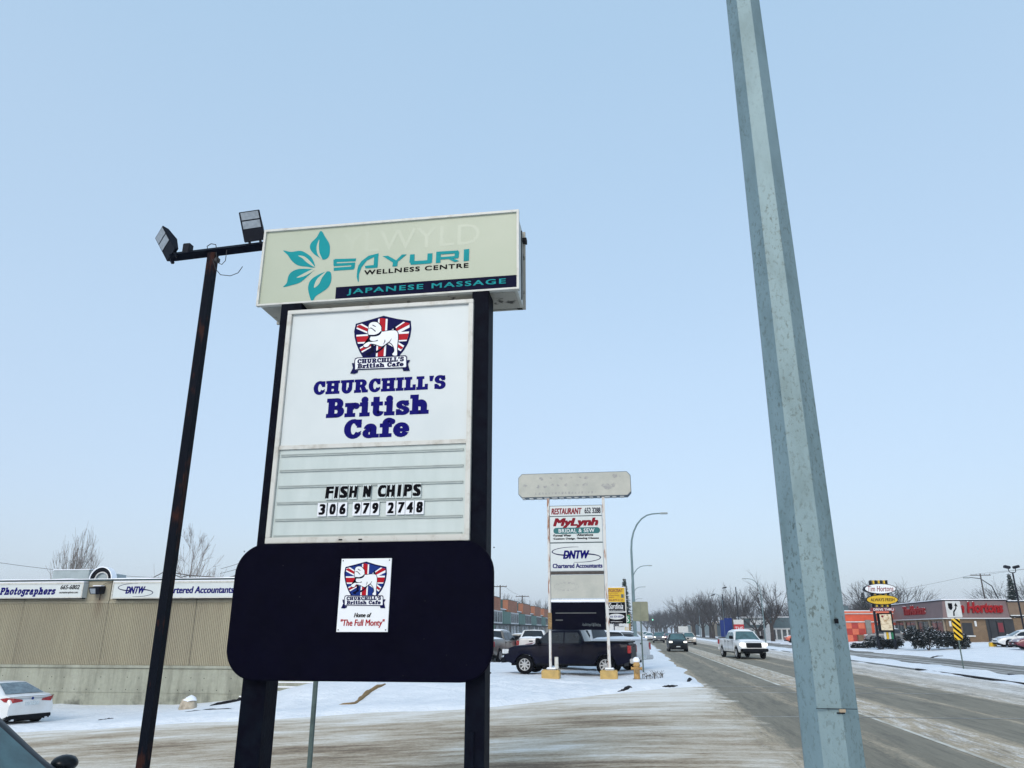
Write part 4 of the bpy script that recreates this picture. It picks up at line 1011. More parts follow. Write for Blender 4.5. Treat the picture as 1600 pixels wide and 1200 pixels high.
def ridge(name, m, label, cat, pts, w, h, seed=0, sink=0.03, part='body'):
    """long low lump following pts, half buried in the snow"""
    x0, y0 = pts[0]; t = thing(name, label, cat, (x0, y0, terrain_z(x0, y0)))
    mb = MB(); n_ = 18; rows = []
    P = []
    tot = [0]
    for a, b_ in zip(pts[:-1], pts[1:]): tot.append(tot[-1] + math.dist(a, b_))
    for i in range(n_ + 1):
        s_ = tot[-1] * i / n_
        k = max(j for j in range(len(tot)) if tot[j] <= s_ + 1e-9); k = min(k, len(pts) - 2)
        f = (s_ - tot[k]) / (tot[k + 1] - tot[k]); P.append((pts[k][0] + (pts[k + 1][0] - pts[k][0]) * f, pts[k][1] + (pts[k + 1][1] - pts[k][1]) * f))
    for i, (x, y) in enumerate(P):
        z = terrain_z(x, y) - sink; a = P[max(0, i - 1)]; b_ = P[min(n_, i + 1)]; dx, dy = b_[0] - a[0], b_[1] - a[1]; L_ = math.hypot(dx, dy); nx, ny = -dy / L_, dx / L_
        f = (math.sin(PI * min(1, max(0, i / n_))) ** .35) * (.7 + .5 * frac(i + seed)) + .02; ww = w * f * .5; hh = h * f
        for o_, zz in ((-1, -.05), (-.7, hh * .75), (0, hh), (.7, hh * .8), (1, -.05)): mb.v.append((x + nx * ww * o_ - x0, y + ny * ww * o_ - y0, z + zz - t.location.z))
    for i in range(n_):
        for j in range(4): mb.f.append((i * 5 + j, i * 5 + j + 1, (i + 1) * 5 + j + 1, (i + 1) * 5 + j))
    mb.build(part, m, t, smooth=True); return t
ridge('timber_edging', 'darkwood', 'dark timber rail end poking from the snow by the boulder', 'timber', [(-16.2, 29.0), (-15.5, 29.9), (-15.2, 31.0)], .14, .16, 1)
ridge('kerb_patch', 'darkwood', 'long thin dark kerb edge showing through snow left of the sign post', 'kerb', [(-16.5, 27.1), (-15.1, 26.9), (-13.65, 26.6)], .10, .05, 2)
ridge('kerb_patch', 'darkwood', 'short dark kerb bit alone in snow left of the rusty pole', 'kerb', [(-18.7, 26.2), (-18.1, 26.25)], .16, .06, 3)
ridge('timber_edging', 'wood', 'brown curved timber edging showing through the snow bank under the black panel', 'timber', [(-9.9, 25.9), (-9.4, 26.2), (-9.5, 27.4), (-9.6, 28.3), (-9.45, 30.0)], .16, .15, 5)
ridge('kerb_patch', 'darkwood', 'dark kerb bit in snow below the yellow pedestals', 'kerb', [(-.66, 27.0), (-.35, 27.4), (-.1, 28.0)], .16, .07, 6)
ridge('kerb_patch', 'darkwood', 'dark kerb bit in snow between hydrant and road corner', 'kerb', [(.85, 28.5), (1.45, 29.0)], .15, .07, 7)
ridge('kerb_patch', 'darkwood', 'tiny dark kerb bit at the road corner beside the asphalt', 'kerb', [(1.85, 30.1), (2.1, 31.6)], .14, .09, 8)

# ------------------------------------------------------------------ second pylon sign with the blank cap
QY = 33.0
sg2 = thing('pylon_sign', 'white posted tenant sign with blank weathered octagonal top panel beside the dark pickup', 'sign', (-2.2, QY, -.05))
L2 = sg2.location
def qb(mb): mb.v = [(x - L2.x, y - L2.y, z - L2.z) for x, y, z in mb.v]; return mb
oct_ = [(-4.60, 7.45), (.03, 7.45), (.19, 7.62), (.19, 8.34), (.03, 8.52), (-4.60, 8.53), (-4.76, 8.36), (-4.76, 7.62)]
qb(MB().prism(oct_, 32.88, 33.38)).build('top_cabinet', 'bluetrim', sg2, bevel=.01)
oi = [(-4.585, 7.48), (.015, 7.48), (.165, 7.635), (.165, 8.325), (.015, 8.49), (-4.585, 8.50), (-4.735, 8.345), (-4.735, 7.635)]
qb(MB().prism(oi, 32.85, 32.879)).build('blank_panel', 'oldpanel', sg2)
rnd = random.Random(4)
mb = MB()
def blot(cx, cz, r):
    n_ = 9; mb.flat([(cx + r * rnd.uniform(.4, 1.3) * math.cos(2 * PI * i / n_), cz + r * rnd.uniform(.35, 1.0) * math.sin(2 * PI * i / n_)) for i in range(n_)], 32.8485 - .0003 * len(mb.f))
for x, z, r in [(-3.72, 8.29, .10), (-2.85, 8.28, .09), (-1.75, 8.27, .10), (-4.45, 7.99, .10), (-3.85, 7.93, .09), (-3.55, 7.92, .11), (-3.22, 7.99, .08), (-3.0, 7.98, .07), (-2.63, 7.98, .08),
                (-2.15, 7.97, .09), (-1.8, 7.97, .11), (-.82, 7.85, .20), (-.55, 7.93, .12), (-.5, 8.33, .12), (-1.0, 7.90, .10), (-.28, 8.30, .04), (-3.3, 8.3, .05), (-2.4, 8.3, .05), (-2.0, 8.3, .05)]:
    blot(x, z, r)
qb(mb).build('faded_patches', 'patch', sg2)
mb = MB()
for i in range(19):
    x = -4.0 + i * .145; mb.flat([(x, 7.57 + .02 * frac(i)), (x + .05 + .05 * frac(i * 2), 7.58), (x + .07 * frac(i * 3) + .03, 7.68), (x + .01, 7.69 - .04 * frac(i * 5))], 32.848)
qb(mb).build('worn_letter_traces', 'patch', sg2)
mb = MB()
for i in range(14):
    x = -4.6 + i * .33
    mb.box(x, 32.90, 7.425, x + .12 + .14 * frac(i), 33.3, 7.449)
qb(mb).build('peeling_underside', 'offwhite', sg2)
for x0, x1 in ((-3.50, -3.40), (-1.10, -.98)):
    qb(MB().box(x0, 32.92, -.1, x1, 33.08, 7.44)).build('post', 'rustwhite', sg2, bevel=.008)
for x0, x1, z in ((-3.80, -3.07, 0), (-1.42, -.72, 0)):
    qb(MB().box(x0, 32.66, -.25, x1, 33.34, .36)).build('pedestal', 'yellowc', sg2, bevel=.03)
    qb(MB().box(x0 + .18, 32.78, .362, x1 - .12, 33.2, .45)).build('pedestal_snow', 'snowcap', sg2, bevel=.04)
    qb(MB().box(x0 + .22, 32.82, .38, x1 - .16, 33.18, .41)).build('base_plate', 'rusty_black', sg2)
qb(MB().box(-3.27, 32.86, .40, -3.12, 32.96, .86)).build('electrical_box', 'frame_alu', sg2, bevel=.01)
qb(MB().box(-3.52, 32.84, 1.95, -3.36, 32.915, 2.6)).build('rust_plate', 'wood', sg2)
def qpanel(z0, z1, m, name, x0=-3.375, x1=-1.125, y=32.90):
    return qb(MB().box(x0, y, z0, x1, y + .12, z1)).build(name, m, sg2)
qpanel(6.64, 7.06, 'face_white', 'tenant_panel'); qpanel(5.51, 6.60, 'face_white', 'tenant_panel')
qpanel(4.31, 5.46, 'face_white', 'tenant_panel'); qpanel(3.19, 4.14, 'oldpanel', 'blank_lower_panel')
qpanel(1.92, 3.02, 'black_panel', 'black_lower_panel')
qb(MB().box(-3.38, 32.87, 3.04, -1.12, 33.0, 3.13)).build('snowy_rail', 'snowcap', sg2)
qb(MB().box(-3.38, 32.87, 4.16, -1.12, 33.0, 4.29)).build('dark_rail', 'polewood', sg2)
qb(MB().box(-3.385, 32.91, 1.9, -3.376, 33.0, 7.08).box(-1.124, 32.91, 1.9, -1.115, 33.0, 7.08).box(-3.385, 32.91, 7.061, -1.115, 33.0, 7.085).box(-3.385, 32.93, 6.601, -1.115, 33.0, 6.639).box(-3.385, 32.93, 5.461, -1.115, 33.0, 5.509)).build('panel_frame', 'bluegrey', sg2)
for z in (2.58, 2.30):
    qb(MB().box(-3.2, 32.892, z, -1.5 if z > 2.4 else -2.9, 32.899, z + .02)).build('groove', 'greypier', sg2)
TY = 32.897
text('RESTAURANT', -3.31, 6.70, -1.98, 6.97, TY, 'dkred', sg2, shear=.2, bold=.06)
text('652 3288', -1.86, 6.72, -1.17, 6.97, TY, 'navyblack', sg2, bold=.06)
text('MyLynh', -3.24, 6.09, -1.28, 6.54, TY, 'dkred', sg2, shear=.25, bold=.075)
qb(MB().prism(rrect(-3.23, 5.865, -1.22, 6.125, .128), TY - .002, TY + .002)).build('oval_print', 'tealg', sg2)
text('BRIDAL & SEW', -3.00, 5.915, -1.46, 6.075, TY - .004, 'white', sg2, bold=.01, space=1.1)
for s_, x0, x1, z in (('·Formal Wear', -3.26, -2.46, 5.745), ('·Alterations', -2.24, -1.52, 5.755), ('·Custom Design', -3.26, -2.30, 5.595), ('·Sewing Classes', -2.24, -1.28, 5.605)):
    text(s_, x0, z, x1, z + .105, TY, 'blackv', sg2, bold=.08)
dntw(-2.27, 4.98, 2.1, .66, TY, sg2, L2, th=1.0)
text('Chartered Accountants', -3.29, 4.42, -1.17, 4.61, TY, 'navy', sg2, bold=.075)
rs = random.Random(12); mb = MB(); px_ = -2.1
for i in range(13):
    q = [(px_, 32.895, 2.06 + .06 * rs.random()), (px_ + .04, 32.895, 2.15 + .06 * rs.random()), (px_ + .075, 32.895, 2.05 + .05 * rs.random())]
    mb.tube(q, .006, 3); px_ += .058
qb(mb).build('scrawl', 'hvac', sg2, kind='stuff')
mb = MB()
for r_ in (.16, .3, .38):
    for i in range(16):
        a = 2 * PI * i / 16
        mb.flat([(-2.72 + r_ * 1.4 * math.cos(a), 3.66 + r_ * .5 * math.sin(a)), (-2.72 + r_ * 1.4 * math.cos(a + .25), 3.66 + r_ * .5 * math.sin(a + .25)), (-2.72 + r_ * 1.35 * math.cos(a + .25), 3.66 + r_ * .42 * math.sin(a + .25)), (-2.72 + r_ * 1.35 * math.cos(a), 3.66 + r_ * .42 * math.sin(a))], 32.8975)
qb(mb).build('ghost_logo', 'patch', sg2)

# hydrant
h = thing('fire_hydrant', 'orange yellow fire hydrant capped with snow by the road corner', 'hydrant', (.05, 32.3, terrain_z(.05, 32.3) - .05))
MB().lathe([(.17, 0), (.17, .05), (.13, .06), (.12, .10), (.12, .52), (.145, .53), (.145, .57), (.13, .60), (.11, .67), (.06, .72), (.03, .74)], n=18).build('barrel', 'hydrant', h, smooth=True)
MB().lathe([(.072, -.22), (.075, -.19), (.05, -.18), (.05, .18), (.075, .19), (.072, .22)], (0, 0, .44), 12, 'x').build('side_outlet', 'hydrant', h, smooth=True)
MB().lathe([(.085, -.20), (.09, -.17), (.06, -.16), (.06, 0)], (0, 0, .36), 12, 'y').build('front_outlet', 'wood', h, smooth=True)
MB().lathe([(.125, .68), (.145, .72), (.135, .79), (.09, .85), (.03, .87)], n=14).build('snow_cap', 'snowcap', h, smooth=True)
MB().lathe([(.175, 0.02), (.175, .06)], n=14).build('base_flange', 'blacktrim', h)
rw = random.Random(8)
wd = thing('dry_weeds', 'small tuft of dry grey weeds in the snow beside the hydrant', 'weeds', (.65, 32.4, terrain_z(.65, 32.4) - .03))
mb = MB()
for i in range(38):
    x, y = rw.uniform(-.42, .42), rw.uniform(-.2, .2); hh = rw.uniform(.12, .36); mb.tube([(x, y, 0), (x + rw.uniform(-.05, .05), y, hh * .6), (x + rw.uniform(-.14, .14), y, hh)], [.010, .009, .006], 3)
    if i % 2: mb.cbox(x, y, hh * .7, .05, .04, .035)
mb.build('stems', 'weed', wd)

# blank back of a traffic sign
t = thing('traffic_sign', 'blank grey green back of a square traffic sign on a thin post', 'traffic sign', (.36, 37.2, terrain_z(.36, 37.2) - .1), R(8))
MB().box(-.03, .0, 0, .03, .05, 3.15).build('post', 'greenpost', t)
MB().prism(rrect(-.36, 2.33, .36, 3.20, .04, 3), -.012, -.002).build('plate', 'backsign', t)
MB().box(-.004, -.016, 2.34, .004, -.0125, 3.19).build('seam', 'greenpost', t)
# keep right marker on the median
t = thing('keep_right_sign', 'keep right arrow sign above a yellow and black striped marker on the median', 'traffic sign', (15.42, 41, .0), R(10))
MB().tube([(0, 0.03, 0), (0, 0.03, 3.2)], .032, 8).build('post', 'greenpost', t, smooth=True)
MB().prism(rrect(-.37, 2.50, .37, 3.26, .05, 4), -.008, 0).build('arrow_plate', 'offwhite', t)
MB().flat([(-.25, 3.16), (-.04, 3.16), (-.04, 2.95), (-.09, 2.87), (-.145, 2.83), (-.21, 2.88), (-.25, 2.95)], -.010).build('island_print', 'blackv', t)
MB().flat([(-.08, 2.57), (.0, 2.57), (.01, 2.74), (.14, 2.90), (.16, 3.02), (.22, 3.0), (.145, 3.18), (.05, 3.04), (.10, 3.03), (.08, 2.92), (-.05, 2.78)], -.010).build('arrow_print', 'blackv', t)
MB().prism(rrect(-.20, 1.46, .20, 2.44, .04, 3), -.008, 0).build('marker_plate', 'arrowyellow', t)
mb = MB(); rect = [(-.195, 1.47), (.195, 1.47), (.195, 2.43), (-.195, 2.43)]
for k in range(6):
    z = 1.30 + k * .27
    q = clip([(-.3, z + .42 - .15), (.3, z - .13 - .15), (.3, z - .15), (-.3, z + .55 - .15)], rect)
    if q: mb.flat(q, -.0105)
mb.build('stripe_print', 'blackv', t)

# third tenant sign further along
t3 = thing('pylon_sign', 'yellow topped tenant sign with black panels, seen just right of the blank capped sign', 'sign', (-1.25, 62, -.05))
L3 = t3.location
def tb(mb): mb.v = [(x - L3.x, y - L3.y, z - L3.z) for x, y, z in mb.v]; return mb
for x in (-1.98, -.52): tb(MB().box(x - .05, 62.0, -.2, x + .05, 62.2, 5.15)).build('post', 'frame_alu', t3)
tb(MB().box(-1.93, 61.95, 4.02, -.57, 62.15, 5.10)).build('yellow_panel', 'signyellow', t3)
tb(MB().box(-1.93, 61.95, 3.32, -.57, 62.15, 3.98)).build('black_panel', 'blackv', t3); tb(MB().box(-1.93, 61.95, 2.42, -.52, 62.15, 3.22)).build('black_panel', 'blackv', t3)
tb(MB().box(-1.95, 61.93, 3.225, -.50, 62.15, 3.315)).build('divider', 'offwhite', t3)
tb(MB().box(-2.03, 61.93, 5.101, -.47, 62.22, 5.16)).build('snow_cap', 'snowcap', t3)
y_ = 61.945
text('VIGEOSAT', -1.90, 4.76, -.68, 5.02, y_, 'maroon', t3, bold=.04)
text('Electronics', -1.88, 4.64, -1.1, 4.73, y_, 'maroon', t3); text('Sat Phone Rentals', -1.88, 4.46, -.98, 4.58, y_, 'maroon', t3, bold=.02)
text('Repairs', -1.88, 4.31, -1.4, 4.42, y_, 'maroon', t3, bold=.02); text('306-979-5125', -1.88, 4.09, -.68, 4.23, y_, 'maroon', t3, bold=.03)
tb(MB().box(-.84, 61.94, 4.33, -.64, 61.949, 4.60)).build('logo_print', 'bluegrey', t3)
text('Sardinia', -1.84, 3.50, -.72, 3.92, y_, 'white', t3, shear=.3, bold=.02); text('RESTAURANT & LOUNGE', -1.86, 3.36, -.70, 3.43, y_, 'white', t3)
tb(MB().prism(oval(-1.28, 2.92, .62, .215), 61.944, 61.949)).build('oval_print', 'offwhite', t3)
text('306 934 8834', -1.80, 2.84, -.76, 3.0, 61.941, 'bluesign', t3, bold=.03); text('sardiniarestaurant.ca', -1.72, 2.52, -.82, 2.60, y_, 'white', t3)
for x0, x1, z0, z1 in ((-1.93, -1.52, 1.85, 2.36), (-1.42, -.72, 1.85, 2.20), (-1.1, -.35, 2.16, 2.40)):
    tb(MB().box(x0, 61.97, z0, x1, 62.1, z1)).build('small_panel', 'offwhite', t3)
# signs beyond it
def board_sign(label, x, y, z0, z1, w, m, post='frame_alu', txt=None, tm='white', tfrac=(.1, .9, .3, .7)):
    t = thing('street_sign', label, 'sign', (x, y, 0))
    MB().box(-.07, 0, -.2, .07, .14, z0).build('post', post, t)
    MB().box(-w / 2, -.05, z0, w / 2, .16, z1).build('panel', m, t, bevel=.02)
    if txt: text(txt, -w / 2 + w * tfrac[0] + x, z0 + (z1 - z0) * tfrac[2], -w / 2 + w * tfrac[1] + x, z0 + (z1 - z0) * tfrac[3], y - .055, tm, t)
    return t
board_sign('tall narrow blue sign right of the black tenant panels', -.85, 78, 2.6, 4.0, .42, 'bluesign')
board_sign('narrow green sign standing behind the blue sign', -.55, 84, 2.6, 3.45, .5, 'greensign', txt='S', tfrac=(.25, .75, .2, .8))
board_sign('small yellow sign low behind the parked trucks', -.95, 80, 1.7, 2.2, .75, 'signyellow')
board_sign('tall orange edged sign far down the left pavement', -.42, 92, 1.9, 3.7, .28, 'wood')

# ------------------------------------------------------------------ vehicles (front towards +x)
SPEC = {
 'sedan': dict(L=4.75, W=1.86, bot=.21, top=[(-2.375, .70), (-2.33, .98), (-2.0, 1.06), (-1.55, 1.03), (1.0, .97), (1.9, .84), (2.25, .70), (2.37, .55)],
               wheels=(-1.42, 1.42), wr=.33, gh=((1.15, .94), (.25, 1.42), (-.85, 1.44), (-1.95, 1.03)), hr=.60, belt=.96, pill=(-.25,)),
 'suv': dict(L=4.6, W=1.88, bot=.26, top=[(-2.3, .65), (-2.27, 1.02), (-1.9, 1.08), (1.0, 1.05), (1.85, .98), (2.18, .84), (2.29, .58)],
             wheels=(-1.36, 1.38), wr=.36, gh=((1.12, 1.02), (.42, 1.60), (-1.75, 1.62), (-2.20, 1.06)), hr=.64, belt=1.05, pill=(-.2, -1.15)),
 'pickup': dict(L=5.85, W=2.02, bot=.42, top=[(-2.925, .75), (-2.90, 1.36), (-.80, 1.36), (-.72, 1.30), (1.4, 1.26), (2.35, 1.20), (2.72, 1.08), (2.86, .88), (2.92, .62)],
                wheels=(-1.80, 1.86), wr=.41, gh=((1.50, 1.22), (.78, 1.86), (-.62, 1.90), (-.90, 1.30)), hr=.70, belt=1.30, pill=(.05,)),
}
def interp(P, x):
    if x <= P[0][0]: return P[0][1]
    for (a, p), (b_, q) in zip(P[:-1], P[1:]):
        if x <= b_: return p + (q - p) * (x - a) / (b_ - a)
    return P[-1][1]
def body_mesh(sp):
    L_, W_ = sp['L'], sp['W']; n_ = 96; mb = MB(); R_ = sp['wr'] + .055; ring = None
    def hw(x): return W_ / 2 * (1 - .13 * (abs(x) / (L_ / 2)) ** 5)
    for i in range(n_ + 1):
        x = -L_ / 2 + L_ * i / n_
        t = sum(interp(sp['top'], x + d) for d in (-.08, -.04, 0, .04, .08)) / 5
        b_ = sp['bot'] + .16 * max(0, abs(x) / (L_ / 2) - .8) / .2
        for w in sp['wheels']:
            if abs(x - w) < R_: b_ = max(b_, sp['wr'] + math.sqrt(R_ ** 2 - (x - w) ** 2) * .97)
        h = hw(x); H_ = t - b_; mid = b_ + H_ * .45
        half = [(0, b_), (h - .30, b_), (h * .965, b_), (h * .995, b_ + .05 * min(1, H_ * 2)), (h, mid), (h * .985, b_ + H_ * .72), (h * .955, t - .05), (h * .90, t), (h * .55, t + .018), (0, t + .025)]
        pts = half + [(-y, z) for y, z in half[-2:0:-1]]
        mb.v += [(x, y, z) for y, z in pts]; ring = len(pts)
    for i in range(n_):
        for j in range(ring):
            a, b2 = i * ring + j, i * ring + (j + 1) % ring
            mb.f.append((a, b2, b2 + ring, a + ring))
    mb.f.append(tuple(range(ring))[::-1][::-1]); mb.f.append(tuple(n_ * ring + j for j in range(ring))[::-1])
    return mb
def cabin(sp):
    A, B, Cc, D = sp['gh']; hb = sp['W'] / 2 * .945; hr = sp['hr']; zr = max(B[1], Cc[1])
    def y_at(z, x):
        zb = sp['belt'] - .03; return hb + (hr - hb) * (z - zb) / (zr - zb)
    mb = MB(); n_ = 40; st = []
    for i in range(n_ + 1):
        x = D[0] + (A[0] - D[0]) * i / n_
        z = interp([D, Cc, B, A], x)
        if B[0] > x > Cc[0]: z += .03 * math.sin(PI * (x - Cc[0]) / (B[0] - Cc[0]))
        st.append((x, z))
    for x, z in st:
        zb = min(sp['belt'] - .05, z - .01); yt = y_at(z, x); k = min(1, (z - zb) / .25)
        half = [(hb, zb), (y_at(z - .07 * k, x), z - .07 * k), (yt - .035 * k, z - .02 * k), (yt - .12 * k, z), (0, z + .02 * k)]
        mb.v += [(x, y, q) for y, q in half] + [(x, -y, q) for y, q in half[-2::-1]]
    for i in range(n_):
        for j in range(8): a = i * 9 + j; mb.f.append((a, a + 1, a + 10, a + 9))
    return mb, y_at
WHEEL = {}
def wheel_meshes(r, style):
    k = (r, style)
    if k in WHEEL: return WHEEL[k]
    w = .115
    ty = MB().lathe([(r * .60, -w), (r * .93, -w), (r, -w * .7), (r, w * .7), (r * .93, w), (r * .60, w), (r * .58, w * .5)], n=26, axis='y', cap=False).mesh('tyre', 'tyre', True)
    ri = MB()
    ri.lathe([(r * .62, w * .55), (r * .63, w * 1.02), (r * .56, w * 1.02), (r * .54, w * .6)], n=26, axis='y', cap=False)
    ns_ = 8 if style == 'spoke8' else 5
    for i in range(ns_):
        a = 2 * PI * i / ns_; c, s_ = math.cos(a), math.sin(a); q = r * (.085 if ns_ == 8 else .12)
        p0, p1 = r * .10, r * .58; u = (-s_ * q, c * q)
        vs = [(c * p0 + u[0], w * .9, s_ * p0 + u[1]), (c * p0 - u[0], w * .9, s_ * p0 - u[1]), (c * p1 - u[0] * .8, w * .98, s_ * p1 - u[1] * .8), (c * p1 + u[0] * .8, w * .98, s_ * p1 + u[1] * .8)]
        vs += [(a_, w * .6, b_) for a_, _, b_ in vs]
        ri.add(vs, [(0, 1, 2, 3), (0, 4, 5, 1), (2, 6, 7, 3), (1, 5, 6, 2), (3, 7, 4, 0)])
    ri.lathe([(r * .14, w * .6), (r * .14, w * .96), (r * .05, w * 1.0)], n=12, axis='y')
    rm = ri.mesh('rim', 'rim', False)
    dk = MB().lathe([(r * .57, w * .3), (r * .57, w * .58), (r * .1, w * .58)], n=20, axis='y').mesh('brake_disc', 'blacktrim', False)
    WHEEL[k] = (ty, rm, dk); return WHEEL[k]
PROTO = {}
def vehicle(kind, col, label, cat, x, y, heading, z=None, group=None, name=None, lit=False, snow=('roof',), rim='spoke5', tint='glass', detail=2, scale=1.0, tail='redlight', load=None, frame=.0):
    sp = SPEC[kind]; pm = PAINT[col]
    if z is None: z = terrain_z(x, y) if in_road(x, y) < 0 else base(x, y) + .004
    t = thing(name or {'sedan': 'sedan_car', 'suv': 'suv_car', 'pickup': 'pickup_truck'}[kind], label, cat, (x, y, z), heading, group)
    if scale != 1: t.scale = (scale,) * 3
    if kind not in PROTO:
        bm_ = body_mesh(sp); cm, ya = cabin(sp); PROTO[kind] = (bm_, cm, ya)
    bm_, cm, ya = PROTO[kind]; L2_ = sp['L'] / 2; W2 = sp['W'] / 2
    bm_.build('body', pm, t, smooth=True); cm.build('cabin', pm, t, smooth=True)
    A, B, Cc, D = sp['gh']; zb = sp['belt'] + .02
    # glass
    def lerp(p, q, f): return (p[0] + (q[0] - p[0]) * f, p[1] + (q[1] - p[1]) * f)
    def screen(P, Q, f0, f1, m, nm, off=.012):
        p, q = lerp(P, Q, f0), lerp(P, Q, f1); nx, nz = (Q[1] - P[1]), -(Q[0] - P[0]); l_ = math.hypot(nx, nz); nx, nz = nx / l_ * off, nz / l_ * off
        if nz < 0: nx, nz = -nx, -nz
        y0, y1 = ya(p[1], 0) - .10 - frame, ya(q[1], 0) - .13 - frame
        mb = MB(); c_ = .022
        for px, pz, yy in ((p[0], p[1], y0), (q[0], q[1], y1)):
            for s_, cc in ((-1, 0), (-.5, .75), (0, 1), (.5, .75), (1, 0)): mb.v.append((px + nx + (0.02 * cc if P[0] > 0 else -.02 * cc), yy * s_, pz + nz + c_ * cc * .6))
        for i in range(4): mb.f.append((i, i + 1, i + 6, i + 5) if P[0] > 0 else (i + 1, i, i + 5, i + 6))
        mb.build(nm, m, t, smooth=True)
    screen(A, B, .06, .93, 'glass_teal' if tint == 'glass' else tint, 'windshield')
    screen(D, Cc, .10, .92, tint, 'rear_window')
    xs_ = [A[0] - .16, *sp['pill'], D[0] + (.30 if kind != 'pickup' else .12)]
    zt = min(B[1], Cc[1]) - .085
    def topx(x):
        return interp([D, Cc, B, A], x) - .075 - frame
    for s_ in (1, -1):
        for k in range(len(xs_) - 1):
            xa, xb = xs_[k] - (.03 if k else .10), xs_[k + 1] + .03
            P = []
            for f in (0, .25, .5, .75, 1):
                xx = xa + (xb - xa) * f; P.append((xx, min(zt, topx(xx))))
            P = [(q, r_) for q, r_ in P if r_ > zb + .02]
            if len(P) < 2: continue
            poly = [(xa, zb)] + P + [(xb, zb)]
            mb = MB(); mb.v = [(q, s_ * (ya(r_, 0) + .010), r_) for q, r_ in poly]
            mb.f = [tuple(range(len(poly))) if s_ < 0 else tuple(reversed(range(len(poly))))]
            if (poly[-1][0] - poly[0][0]) > 0: mb.f = [mb.f[0][::-1]]
            mb.f = [mb.f[0][::-1]]
            mb.build('side_window', tint if k or tint != 'glass' else 'glass', t)
    # wheels
    ty, ri, dk = wheel_meshes(sp['wr'], rim)
    for wx in sp['wheels']:
        for s_ in (1, -1):
            w = place('wheel', ty, t, (wx, s_ * (W2 - .13), sp['wr']), (0, 0, 0 if s_ > 0 else PI))
            place('rim', ri, w); place('brake_disc', dk, w)
    MB().box(-L2_ + .35, -W2 + .34, sp['bot'] - .06, L2_ - .35, W2 - .34, sp['bot'] + .10).build('underbody', 'blacktrim', t)
    # lamps, bumpers, grille
    fz = interp(sp['top'], L2_ - .14); rzv = sp['belt']
    def corner(x0, x1, z0, z1, m, nm, y0, y1, bev=.02):
        for s_ in (1, -1):
            MB().box(x0, s_ * y0, z0, x1, s_ * y1, z1).build(nm, m, t, bevel=bev)
    yk = W2 * .87
    if kind == 'pickup':
        corner(L2_ - .30, L2_ + .012, .86, 1.06, 'headlit' if lit else 'headlens', 'headlight', yk - .28, yk + .045)
        MB().box(L2_ - .2, -.52, .74, L2_ + .022, .52, 1.07).build('grille', 'blacktrim', t, bevel=.03)
        MB().box(L2_ - .12, -.95, .48, L2_ + .09, .95, .70).build('bumper', 'blacktrim' if col in ('navy', 'dark', 'white') else 'chrome', t, bevel=.04)
        MB().box(-L2_ - .14, -.93, .50, -L2_ + .06, .93, .70).build('bumper', 'chrome' if col != 'white' else pm, t, bevel=.03)
        corner(-L2_ - .012, -L2_ + .14, .92, 1.24, tail, 'tail_light', yk - .10, yk + .095, .015)
        MB().box(-L2_ - .010, -.74, .80, -L2_ + .02, .74, 1.30).build('tailgate', pm, t, bevel=.012)
        MB().box(-L2_ - .018, -.13, 1.16, -L2_, .13, 1.23).build('tailgate_handle', 'blacktrim', t, bevel=.006)
        MB().box(-L2_ - .151, -.17, .54, -L2_ - .141, .17, .67).build('licence_plate', 'plate', t)
        MB().box(-2.84, -.80, 1.352, -.84, .80, 1.400).build('bed_floor', 'snowcap' if 'bed' in snow else 'blacktrim', t)
        if 'bed' not in snow:
            for s_ in (1, -1): MB().box(-2.88, s_ * .80, 1.355, -.82, s_ * .93, 1.405).build('bed_rail', 'blacktrim', t, bevel=.01)
    else:
        corner(L2_ - .42, L2_ - .05, fz - .05 if kind == 'suv' else .60, (fz + .09) if kind == 'suv' else .76, 'headlit' if lit else 'headlens', 'headlight', yk - .30, yk - .0)
        MB().box(L2_ - .3, -.50, .48, L2_ + .012, .50, .62).build('grille', 'blacktrim', t, bevel=.03)
        MB().box(L2_ - .35, -.80, .24, L2_ + .02, .80, .44).build('bumper', 'blacktrim', t, bevel=.05)
        if kind == 'sedan':
            for s_ in (1, -1):
                MB().add([(-L2_ - .008, s_ * .34, .84), (-L2_ - .004, s_ * .70, .80), (-L2_ + .20, s_ * .885, .84), (-L2_ + .42, s_ * .925, .94), (-L2_ + .14, s_ * .865, .985), (-L2_ - .004, s_ * .66, .965), (-L2_ - .008, s_ * .36, .90)],
                         [(0, 1, 5, 6), (1, 2, 4, 5), (2, 3, 4)] if s_ < 0 else [(6, 5, 1, 0), (5, 4, 2, 1), (4, 3, 2)]).build('tail_light', tail, t)
            MB().box(-L2_ - .018, -.80, .22, -L2_ + .25, .80, .44).build('bumper', 'blacktrim', t, bevel=.05)
            MB().box(-L2_ - .014, -.26, .70, -L2_ + .01, .26, .83).build('licence_plate', 'plate', t)
            MB().box(-L2_ - .004, -.80, .995, -L2_ + .06, .80, 1.003).build('boot_seam', 'blacktrim', t)
            MB().lathe([(.05, -L2_ - .014), (.04, -L2_ - .006)], (0, 0, .93), 10, 'x').build('badge', 'bluesign', t)
            for s_ in (1, -1): MB().box(-L2_ - .03, s_ * .55, .20, -L2_ + .1, s_ * .66, .26).build('exhaust', 'chrome', t, bevel=.01)
        else:
            corner(-L2_ - .01, -L2_ + .16, .86, 1.08, tail, 'tail_light', yk - .22, yk + .06)
            MB().box(-L2_ - .03, -.80, .30, -L2_ + .20, .80, .50).build('bumper', 'blacktrim', t, bevel=.05)
            MB().box(-L2_ - .014, -.22, .68, -L2_ + .01, .22, .80).build('licence_plate', 'plate', t)
        MB().box(L2_ + .013, -.18, .42, L2_ + .022, .18, .50).build('licence_plate', 'plate', t)
